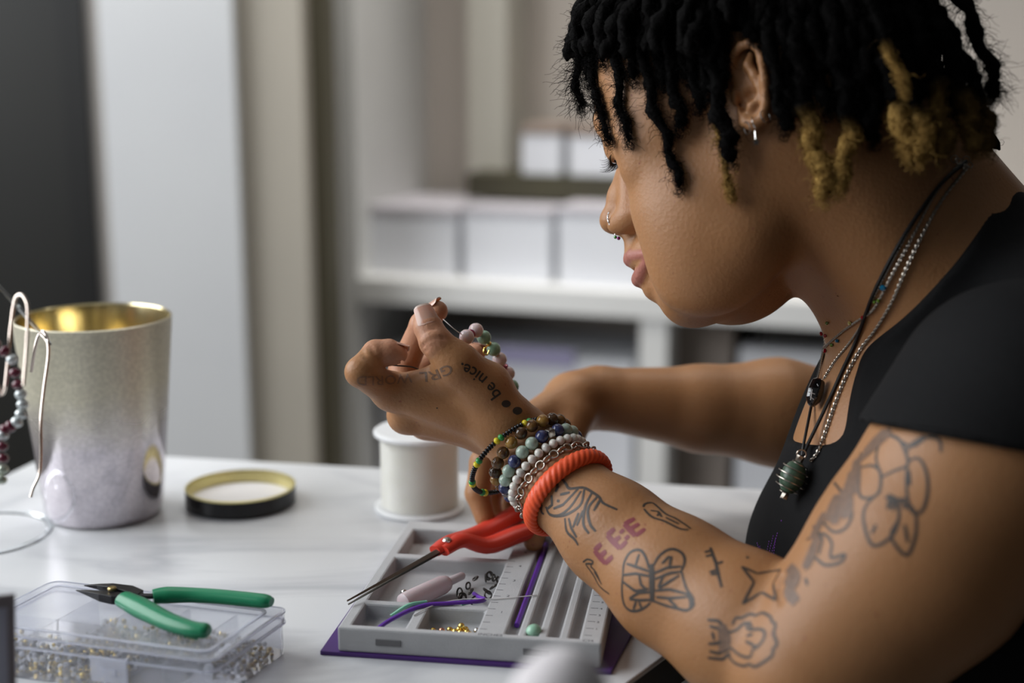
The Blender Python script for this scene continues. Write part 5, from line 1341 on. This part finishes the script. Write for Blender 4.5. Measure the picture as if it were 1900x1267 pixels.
# ---------------------------------------------------------------- rings in ear and nose
def hoop_(name, label, c, r, n, wire, m, cat='earring', arc=(0, 360)):
    n = unit(n); a = unit(xp(n, (0, 0, 1))); b = xp(n, a)
    full = arc[1] - arc[0] >= 360
    th = np.radians(np.linspace(arc[0], arc[1], 33)); th = th[:-1] if full else th
    o = MB().tube([c + r * (math.cos(t) * a + math.sin(t) * b) for t in th], wire, 6, closed=full).build(name, m)
    return tag(o, label, cat)
hoop_('hoop_earring', 'thin silver hoop at the front of the ear lobe', H(1386, 238, 7.9), 0.36, HF * 0.8 + HS * 0.6, 0.035, m_silv)
hoop_('hoop_earring', 'thin silver hoop at the back edge of the ear lobe', H(1420, 216, 8.0), 0.38, HF * 0.9 - HS * 0.5, 0.035, m_silv)
se = empty('star_earring', 'silver star dangling from a small hoop on the ear lobe', 'earring', None, H(1401, 240, 8.1))
hc_ = H(1400, 230, 8.0)
MB().tube([hc_ + 0.42 * (math.cos(t) * HS + math.sin(t) * HU) for t in np.linspace(0, 2 * math.pi, 25)[:-1]], 0.035, 6, closed=True).build('hoop', m_silv, se)
MB().tube(spline([H(1401, 243, 8.3), H(1402, 258, 8.3)], 4), 0.04, 6).build('link', m_silv, se)
sc0 = H(1403, 264, 8.3); V = []
for lay in (-0.03, 0.03):
    for k in range(10):
        r = 0.24 if k % 2 == 0 else 0.11; a = math.pi / 2 + k * math.pi / 5
        V.append(sc0 + CR * r * math.cos(a) + CU * r * math.sin(a) - CF * lay)
F = [tuple(range(9, -1, -1)), tuple(range(10, 20))] + [(k, (k + 1) % 10, 10 + (k + 1) % 10, 10 + k) for k in range(10)]
MB().add(V, F).build('star', m_silv, se, False)
nr = empty('nose_ring', 'silver crystal hoop through the side of the nose', 'nose ring', None, H(1133, 405, 1.4))
nq = trace([(1130, 396), (1129, 405), (1131, 414), (1135, 420)], skin_head, 70)[0] if False else np.array([H(1131, 393, 1.25), H(1128, 400, 1.5), H(1128, 408, 1.62), H(1131, 416, 1.55), H(1136, 422, 1.3), H(1143, 424, 1.0)])
MB().tube(spline(nq, 24), 0.05, 8).build('hoop', m_silv, nr)
for k in range(5):
    q = spline(nq, 24)[2 + k * 3]; MB().ball(q - CF * 0.05, 0.075, CF, 1.0, 8, 6).build('crystal', m_cry, nr)
spr = empty('septum_ring', 'small septum ring with green and purple bead ends', 'nose ring', None, H(1146, 440, 0.2))
MB().tube(spline([H(1143, 424, 0.35), H(1141, 434, 0.4), H(1143, 441, 0.4)], 12), 0.045, 6).build('bar', m_silv, spr)
MB().ball(H(1142, 440, 0.45), 0.11, HU, 1, 12, 8).build('green_ball', mat('green_anodised', (0.10, 0.28, 0.10), 0.2, metal=0.8), spr)
MB().ball(H(1148, 442, 0.0), 0.12, HU, 1, 12, 8).build('purple_ball', mat('purple_anodised', (0.22, 0.03, 0.16), 0.2, metal=0.8), spr)

# ---------------------------------------------------------------- necklaces
def drape(pix, off, n=60, fn=None):
    q, nn = trace(spline(np.array(pix, float), n), fn or all_fn, 62); q = q + nn * off
    for _ in range(2): q[1:-1] = 0.25 * q[:-2] + 0.5 * q[1:-1] + 0.25 * q[2:]
    return q
def chain(name, parent, q, size, wire, m):
    """joined flat and upright links, too fine to pick apart"""
    q = np.asarray(q); L = np.concatenate([[0], np.cumsum(np.linalg.norm(np.diff(q, axis=0), axis=1))]); N = int(L[-1] / (size * 1.35))
    pts = np.array([np.interp(np.linspace(0, L[-1], N), L, q[:, k]) for k in range(3)]).T; mb = MB()
    for i in range(N - 1):
        t = unit(pts[min(i + 1, N - 1)] - pts[max(i - 1, 0)]); a = unit(xp(t, CF)); b = xp(t, a); s_ = a if i % 2 else unit(a * 0.3 + b)
        mb.tube([pts[i] + t * size * math.cos(u) + s_ * size * 0.55 * math.sin(u) for u in np.linspace(0, 2 * math.pi, 11)[:-1]], wire, 4, closed=True)
    o = mb.build(name, m, parent); o['kind'] = 'stuff'; return o
m_cord = mat('black_leather_cord', (0.006, 0.005, 0.005), 0.5)
# black cord with the wire-caged green stone
nk = empty('cord_necklace', 'black cord necklace with green stone in a silver wire cage', 'necklace', None, P(1480, 850, 86))
cq = drape([(1790, 300), (1745, 340), (1700, 400), (1660, 465), (1625, 535), (1605, 590), (1588, 640), (1565, 690), (1545, 735)], 0.12)
cq = np.vstack([cq, spline([cq[-1], P(1518, 785, 84.5), P(1497, 828, 84.2), P(1490, 845, 84.0)], 16)[1:]])
MB().tube(cq, 0.11, 8).build('cord', m_cord, nk)
MB().tube(spline([P(1541, 572, 91.5), P(1530, 640, 90.5), P(1512, 720, 87.5), P(1500, 780, 85.5), P(1491, 825, 84.3), P(1488, 845, 84.0)], 40), 0.09, 8).build('cord', m_cord, nk)
gc = P(1470, 886, 83.6); gax = unit(P(1482, 858, 83.6) - P(1456, 922, 83.6)); ga1 = unit(xp(gax, CF)); ga2 = xp(gax, ga1)
def gpt(h, r, t): return gc + gax * h + (ga1 * math.cos(t) + ga2 * math.sin(t)) * r
MB().tube([P(1487, 843, 83.7) + 0.27 * (math.cos(t) * CR + math.sin(t) * CU) for t in np.linspace(0, 2 * math.pi, 21)[:-1]], 0.045, 6, closed=True).build('bail_ring', m_dsilv, nk)
MB().lathe(gc, gax, [(0.01, -0.98), (0.35, -0.88), (0.62, -0.5), (0.74, 0), (0.70, 0.4), (0.5, 0.8), (0.28, 0.98), (0.01, 1.02)], 28).build('green_stone', mat('serpentine', (0.045, 0.085, 0.055), 0.35, noise=(180, (0.075, 0.12, 0.08)), sss=0.15), nk)
wz = []
for i in range(260):
    s = i / 259; h = 1.35 - 2.7 * s
    r = 0.20 if abs(h) > 0.98 else 0.86 * math.sqrt(max(0.05, 1 - (h / 1.02) ** 2)) + 0.06
    turns = 7.0 * s + (5 * max(0, (0.14 - s) / 0.14) * -1 if s < 0.14 else 0) + (5 * (s - 0.86) / 0.14 if s > 0.86 else 0)
    wz.append(gpt(h, r, turns * 2 * math.pi))
MB().tube(wz, 0.04, 6).build('wire_cage', m_dsilv, nk)
# black stone pendant
bs = empty('stone_necklace', 'fine silver rope necklace with a long black stone pendant', 'necklace', None, P(1512, 730, 86))
bq_ = drape([(1786, 303), (1735, 352), (1690, 420), (1655, 485), (1618, 558), (1600, 600), (1575, 640), (1550, 672), (1530, 705)], 0.09)
chain('rope_chain', bs, bq_, 0.085, 0.03, m_dsilv)
chain('rope_chain', bs, spline([P(1541, 590, 91.3), P(1530, 640, 90.2), P(1520, 690, 88), P(1516, 704, 87)], 30), 0.085, 0.03, m_dsilv)
bs0 = P(1520, 703, 86.0); bs1 = P(1504, 758, 85.4); bd_ = unit(bs1 - bs0)
MB().lathe(bs0, bd_, [(0.2, 0), (0.42, 0.15), (0.52, 0.8), (0.48, 1.35), (0.25, 1.75), (0.01, 1.85)], 8).build('black_stone', mat('black_stone', (0.005, 0.005, 0.006), 0.12, coat=0.6), bs, False, 0.06)
for a_, b_ in (((1500, 727), (1512, 731)), ((1503, 736), (1510, 741)), ((1507, 722), (1504, 742)), ((1516, 712), (1518, 716))):
    MB().tube([P(*a_, 85.0), P(*b_, 85.0)], 0.025, 5).build('quartz_vein', m_cry, bs)
# gem chain
gn = empty('gem_necklace', 'silver chain necklace set with small red, blue and green stones', 'necklace', None, P(1600, 600, 86))
gq = drape([(1776, 306), (1730, 365), (1692, 440), (1660, 500), (1640, 540), (1620, 575), (1595, 592), (1570, 610), (1545, 632), (1531, 645)], 0.1)
chain('link_chain', gn, gq, 0.11, 0.032, m_dsilv)
chain('link_chain', gn, spline([P(1531, 645, 89.5), P(1530, 620, 90.5), P(1537, 595, 91.3), P(1542, 578, 91.8)], 24), 0.1, 0.03, m_dsilv)
gems = [(1639, 533, 0.21, (0.01, 0.16, 0.30), 'blue_gem'), (1624, 558, 0.12, (0.14, 0.25, 0.02), 'green_gem'), (1631, 556, 0.12, (0.14, 0.25, 0.02), 'green_gem'), (1603, 587, 0.14, (0.32, 0.008, 0.02), 'red_gem'), (1579, 598, 0.15, (0.55, 0.45, 0.15), 'amber_gem'), (1556, 632, 0.13, (0.02, 0.14, 0.24), 'blue_gem'), (1546, 640, 0.13, (0.16, 0.28, 0.03), 'green_gem'), (1527, 618, 0.15, (0.34, 0.008, 0.03), 'red_gem'), (1534, 622, 0.13, (0.34, 0.008, 0.03), 'red_gem'), (1534, 651, 0.16, (0.34, 0.008, 0.03), 'red_gem'), (1537, 598, 0.12, (0.14, 0.25, 0.02), 'green_gem')]
gq_, gn_ = trace([(x, y) for x, y, *_ in gems], all_fn, 62)
for (x, y, r, c, nm), a, b_ in zip(gems, gq_, gn_):
    if np.linalg.norm(a - P(1580, 600, 87)) > 9: a = P(x, y, 90.5); b_ = -CF
    me = MATS.get(nm) or mat(nm, c, 0.08, coat=0.6, trans=0.2)
    MB().lathe(a + b_ * 0.05, b_, [(r * 0.6, -0.02), (r, 0.06), (r * 0.6, 0.16), (0.01, 0.17)], 8).build(nm, me, gn, False)
# long chain
ln = empty('long_chain_necklace', 'long silver link chain lying on the shirt neckline', 'necklace', None, P(1560, 740, 84))
lq = drape([(1792, 312), (1745, 372), (1708, 440), (1680, 500), (1655, 560), (1625, 612), (1598, 650), (1572, 700), (1552, 750), (1535, 800), (1520, 840), (1505, 858)], 0.12, 90)
chain('link_chain', ln, lq, 0.13, 0.04, m_dsilv)
kq, kn = trace([(1776, 300), (1784, 306), (1790, 298), (1796, 307), (1768, 296), (1786, 312)], all_fn, 62)
for a, b_ in zip(kq, kn):
    ax = unit(b_ + np.array([rh.uniform(-.6, .6), rh.uniform(-.6, .6), rh.uniform(-.6, .6)])); u = unit(xp(ax, (0.2, 0.4, 0.9))); w = xp(ax, u)
    MB().tube([a + b_ * 0.12 + 0.2 * (u * math.cos(t) + w * math.sin(t)) for t in np.linspace(0, 2 * math.pi, 15)[:-1]], 0.035, 5, closed=True).build('clasp_ring', m_dsilv, ln)
# ---------------------------------------------------------------- tattoos: thin ink lying on the skin
m_tat = mat('tattoo_ink', (0.038, 0.028, 0.022), 0.5); m_tatf = mat('faded_ink', (0.115, 0.066, 0.042), 0.5, noise=(300, (0.18, 0.10, 0.06))); m_tatg = mat('worn_ink', (0.185, 0.098, 0.054), 0.5, noise=(400, (0.26, 0.13, 0.07)))
m_tatr = mat('red_ink', (0.19, 0.028, 0.036), 0.5)
def arm_trace(pix): return trace(pix, ARM_L, 58)
def ribbons(strokes, w, m, name='tattoo', step=5.0, closed=False):
    """strokes: pixel polylines; w: line width in centimetres"""
    segs = []; pix = []
    for st in strokes:
        st = np.array(st, float); L = np.linalg.norm(np.diff(st, axis=0), axis=1).sum(); n = max(4, int(L / step)); q = spline(st, n) if len(st) > 3 else np.array([np.interp(np.linspace(0, 1, n), np.linspace(0, 1, len(st)), st[:, k]) for k in (0, 1)]).T; segs.append((len(pix), n)); pix += list(q)
    q, nn = arm_trace(pix); V = []; F = []
    for s, n in segs:
        a = q[s:s + n]; b = nn[s:s + n]; t = np.gradient(a, axis=0); sd_ = xp(t, b); sd_ /= np.linalg.norm(sd_, axis=1)[:, None] + 1e-9
        k = np.linspace(0, 1, n); ww = (w * (0.62 + 0.38 * np.sin(np.pi * np.clip(k, 0.04, 0.96)) ** 0.5) / 2)[:, None]; base = len(V)
        V += list(np.stack([a + sd_ * ww + b * 0.012, a + b * 0.018, a - sd_ * ww + b * 0.012], 1).reshape(-1, 3))
        for i in range(n - 1):
            j = base + i * 3; F += [(j, j + 1, j + 4, j + 3), (j + 1, j + 2, j + 5, j + 4)]
    return mesh_np(name, V, F, m, body)
def z7(L): return [(960 + x / 2.835, 820 + y / 2.835) for x, y in L]
def z8(L): return [(1380 + x / 1.792, 560 + y / 1.792) for x, y in L]
bow = [[(555, 700), (560, 640), (585, 590), (620, 568), (655, 575), (680, 620), (692, 665)], [(555, 700), (550, 780), (560, 850), (590, 885), (630, 888), (670, 870), (700, 845)], [(715, 650), (745, 600), (790, 568), (830, 565), (870, 590), (880, 630), (862, 680)], [(862, 680), (885, 760), (920, 830), (925, 860), (890, 885), (840, 875), (780, 860), (715, 835)],
       [(575, 640), (620, 655), (692, 680)], [(620, 655), (640, 590)], [(555, 700), (620, 692), (695, 705)], [(640, 700), (650, 750), (675, 772)], [(555, 735), (620, 785), (690, 772)], [(590, 822), (640, 792), (700, 790)], [(590, 827), (650, 832), (700, 830)], [(610, 880), (625, 838)], [(655, 880), (640, 840)],
       [(720, 690), (790, 660), (862, 655)], [(810, 600), (800, 655)], [(725, 720), (800, 690), (865, 682)], [(740, 765), (770, 702)], [(742, 770), (850, 702)], [(725, 782), (800, 775), (895, 800)], [(730, 815), (800, 822), (890, 815)], [(790, 822), (840, 868)], [(800, 600), (760, 640)]]
o = ribbons([z7(s) for s in bow], 0.175, m_tat); o['label'] = 'butterfly line tattoo on the forearm'
ribbons([z7([(705, 642), (707, 700), (708, 770), (709, 842)]), z7([(895, 790), (918, 830), (915, 868)])], 0.36, m_tat)
head_t = [[(1130, 960), (1150, 925), (1180, 925), (1220, 905), (1255, 912), (1290, 898), (1330, 920), (1340, 945), (1358, 960), (1348, 1010), (1366, 1060), (1345, 1090), (1340, 1122), (1305, 1150), (1250, 1182), (1220, 1168), (1190, 1178), (1140, 1160), (1110, 1120)],
          [(1112, 1000), (1150, 990), (1200, 950), (1215, 985), (1280, 985), (1302, 1010), (1280, 1060), (1240, 1090), (1222, 1132), (1170, 1120), (1120, 1080)], [(1200, 1048), (1230, 1062), (1262, 1086)], [(1205, 1020), (1240, 1010)], [(1215, 945), (1235, 975)], [(1000, 935), (1060, 940), (1100, 992)], [(1010, 968), (1060, 982), (1095, 1020)], [(1005, 1062), (1050, 1058), (1098, 1046)], [(1010, 1100), (1060, 1112), (1112, 1090)], [(1002, 1135), (1080, 1142), (1120, 1110)], [(1025, 1000), (1035, 1040)]]
o = ribbons([z7(s) for s in head_t], 0.185, m_tat); o['label'] = 'shaggy round head line tattoo near the elbow'
ribbons([z7(s) for s in ([(1075, 960), (1085, 1020), (1078, 1110)], [(1090, 985), (1100, 1040), (1095, 1100)])], 0.6, m_tatf)
star = [(1180, 655), (1262, 692), (1385, 672), (1345, 745), (1358, 832), (1285, 790), (1185, 852), (1245, 738), (1180, 655)]
o = ribbons([z7([a, b]) for a, b in zip(star, star[1:])], 0.175, m_tat); o['label'] = 'star outline tattoo in the elbow bend'
scr = [[(1015, 555), (1030, 600), (1045, 640), (1055, 690), (1075, 765)], [(985, 580), (1025, 570)], [(990, 602), (1032, 592)], [(1050, 640), (1082, 630)], [(1010, 685), (1062, 670)], [(1018, 697), (1066, 690)], [(1205, 603), (1216, 612)]]
o = ribbons([z7(s) for s in scr], 0.20, m_tat); o['label'] = 'small vertical script tattoo'
eee = [[(405, 570), (432, 605), (462, 638)], [(405, 570), (442, 536)], [(432, 605), (468, 574)], [(462, 638), (502, 602)], [(472, 490), (505, 525), (538, 560)], [(472, 490), (512, 456)], [(505, 525), (542, 498)], [(538, 560), (576, 522)], [(543, 463), (557, 477)], [(569, 495), (585, 509)], [(562, 432), (590, 460), (622, 494)], [(562, 432), (618, 402)], [(590, 460), (642, 430)], [(622, 494), (672, 456)]]
o = ribbons([z7(s) for s in eee], 0.34, m_tatr, step=3); o['label'] = 'red lettering tattoo EE:E'
wrap = [[(215, 165), (255, 220), (275, 245), (345, 240), (395, 265), (430, 290), (452, 322), (525, 356)], [(180, 280), (182, 330), (160, 350)], [(208, 308), (222, 312)], [(225, 277), (275, 265)], [(150, 340), (170, 380), (220, 386), (280, 340), (335, 258)], [(190, 350), (240, 330), (320, 246)], [(352, 250), (332, 330), (262, 380), (205, 392)], [(392, 265), (357, 340), (347, 430), (376, 482)], [(422, 285), (372, 350), (382, 430), (412, 470)], [(437, 300), (402, 362)], [(250, 400), (260, 470), (300, 510), (320, 542)], [(270, 400), (282, 450), (312, 502)], [(322, 372), (292, 450)], [(345, 360), (312, 440)], [(190, 180), (215, 230), (200, 262)], [(130, 330), (122, 365), (140, 380)]]
o = ribbons([z7(s) for s in wrap], 0.185, m_tat); o['label'] = 'wrapped face line tattoo beside the orange bangle'
cloud = [[(662, 342), (672, 325), (710, 320), (742, 345), (782, 380), (832, 402), (890, 440), (912, 456)], [(900, 462), (860, 458), (820, 440), (770, 415), (720, 400), (690, 380), (666, 352)], [(700, 360), (740, 366), (760, 395)], [(780, 397), (850, 432)], [(735, 390), (750, 372)]]
o = ribbons([z7(s) for s in cloud], 0.175, m_tat); o['label'] = 'cloud line tattoo on the top of the forearm'
leaf = [[(345, 632), (370, 616), (400, 630), (385, 650), (410, 680), (430, 720), (442, 750)], [(360, 645), (400, 700), (432, 758), (484, 800)], [(404, 682), (440, 742)], [(358, 640), (392, 640)]]
o = ribbons([z7(s) for s in leaf], 0.13, m_tat); o['label'] = 'leaf line tattoo at the lower edge of the forearm'
flower = [[(450, 560), (440, 510), (465, 450), (505, 450), (530, 480), (545, 540), (500, 562), (460, 582)], [(455, 630), (405, 680), (400, 740), (430, 810), (490, 780), (515, 720), (510, 660), (480, 640)], [(515, 665), (515, 720), (490, 780), (540, 842), (570, 780), (572, 710), (550, 670)], [(545, 530), (580, 520), (605, 560), (612, 620), (600, 680), (575, 705), (550, 680), (540, 600), (545, 530)], [(385, 550), (385, 640), (420, 652), (450, 630), (455, 570), (430, 545), (390, 550)], [(500, 450), (560, 480), (610, 450), (650, 460), (656, 500)], [(540, 500), (560, 470), (600, 445)], [(425, 770), (440, 740)], [(545, 800), (535, 740)]]
o = ribbons([z8(s) for s in flower], 0.185, m_tat); o['label'] = 'flower line tattoo on the upper arm'
fan = [[(470, 648), (500, 660), (540, 655)], [(485, 655), (478, 690)], [(497, 658), (495, 695)], [(510, 658), (512, 690)], [(525, 655), (540, 690)], [(548, 560), (552, 610)]]
ribbons([z8(s) for s in fan], 0.2, m_tat)
shade = [[(490, 425), (430, 480), (380, 530)], [(470, 430), (400, 500)], [(375, 520), (372, 580), (368, 640)], [(360, 560), (345, 640), (330, 700)], [(340, 620), (315, 680), (300, 740)], [(350, 650), (340, 720)], [(310, 640), (290, 690), (285, 730)], [(270, 700), (250, 740), (225, 790)], [(245, 780), (225, 840), (205, 885)], [(150, 880), (172, 920), (150, 960), (176, 1000)], [(160, 900), (145, 940)]]
ribbons([z8(s) for s in shade], 0.75, m_tatf)
vine = [[(210, 790), (260, 770), (292, 800), (290, 850), (335, 840), (320, 866), (270, 875), (232, 850), (205, 892)], [(230, 745), (262, 790), (250, 840)], [(205, 918), (212, 942)], [(300, 600), (330, 640), (360, 700), (340, 750), (300, 765), (265, 735)], [(390, 500), (370, 560), (385, 620)], [(430, 470), (480, 425)], [(150, 880), (172, 920), (152, 960), (176, 1000)]]
o = ribbons([z8(s) for s in vine], 0.185, m_tat); o['label'] = 'shaded vine tattoo down the front of the upper arm'
def ink_text(body_, size, path, m, label, font_h=1.0, spacing=1.0):
    """letters run along a pixel path; up is to the left of the reading direction on the picture"""
    cu = bpy.data.curves.new('ink', 'FONT'); cu.body = body_; cu.size = 1.0; cu.offset = 0.012; cu.resolution_u = 3; cu.space_character = spacing
    ob = bpy.data.objects.new('ink_tmp', cu); COL.objects.link(ob); dg = bpy.context.evaluated_depsgraph_get(); me = bpy.data.meshes.new_from_object(ob.evaluated_get(dg)); bpy.data.objects.remove(ob, do_unlink=True)
    bm = bmesh.new(); bm.from_mesh(me); bmesh.ops.triangulate(bm, faces=bm.faces[:]); bmesh.ops.subdivide_edges(bm, edges=[e for e in bm.edges if e.calc_length() > 0.12], cuts=2); bmesh.ops.triangulate(bm, faces=bm.faces[:])
    v2 = np.array([v.co[:2] for v in bm.verts]); F = [tuple(v.index for v in f.verts) for f in bm.faces]; bm.free()
    wmax = v2[:, 0].max(); P2 = spline(np.array(path, float), 200); S = np.concatenate([[0], np.cumsum(np.linalg.norm(np.diff(P2, axis=0), axis=1))])
    s = v2[:, 0] / wmax * S[-1]; c = np.array([np.interp(s, S, P2[:, k]) for k in (0, 1)]).T
    T = np.gradient(P2, axis=0); T = np.array([np.interp(s, S, T[:, k]) for k in (0, 1)]).T; T /= np.linalg.norm(T, axis=1)[:, None]
    up = np.stack([T[:, 1], -T[:, 0]], 1)
    q, nn = arm_trace(c + up * (v2[:, 1:2] * size)); 
    o = mesh_np('tattoo', q + nn * 0.016, F, m, body, False); o['label'] = label; return o
ink_text('be nice.', 32, [(931, 732), (914, 709), (893, 690), (874, 678), (856, 673)], m_tat, 'lettering tattoo be nice. on the hand')
ink_text('GRL', 26, [(836, 674), (818, 682), (800, 689), (778, 691)], m_tatf, 'faded lettering tattoo GRL at the thumb web')
ink_text('WORLD', 24, [(764, 693), (730, 696), (700, 698), (662, 698)], m_tatg, 'faded lettering tattoo WORLD along the curled finger')
def dot(px, py, r):
    pix = [(px, py)] + [(px + r * math.cos(a), py + r * 0.8 * math.sin(a)) for a in np.linspace(0, 2 * math.pi, 17)[:-1]]
    q, nn = arm_trace(pix); mesh_np('tattoo', q + nn * 0.015, [(0, 1 + k, 1 + (k + 1) % 16) for k in range(16)], m_tat, body, False)
dot(939, 749, 8.5); dot(960, 762, 9); dot(811, 757, 1.6)
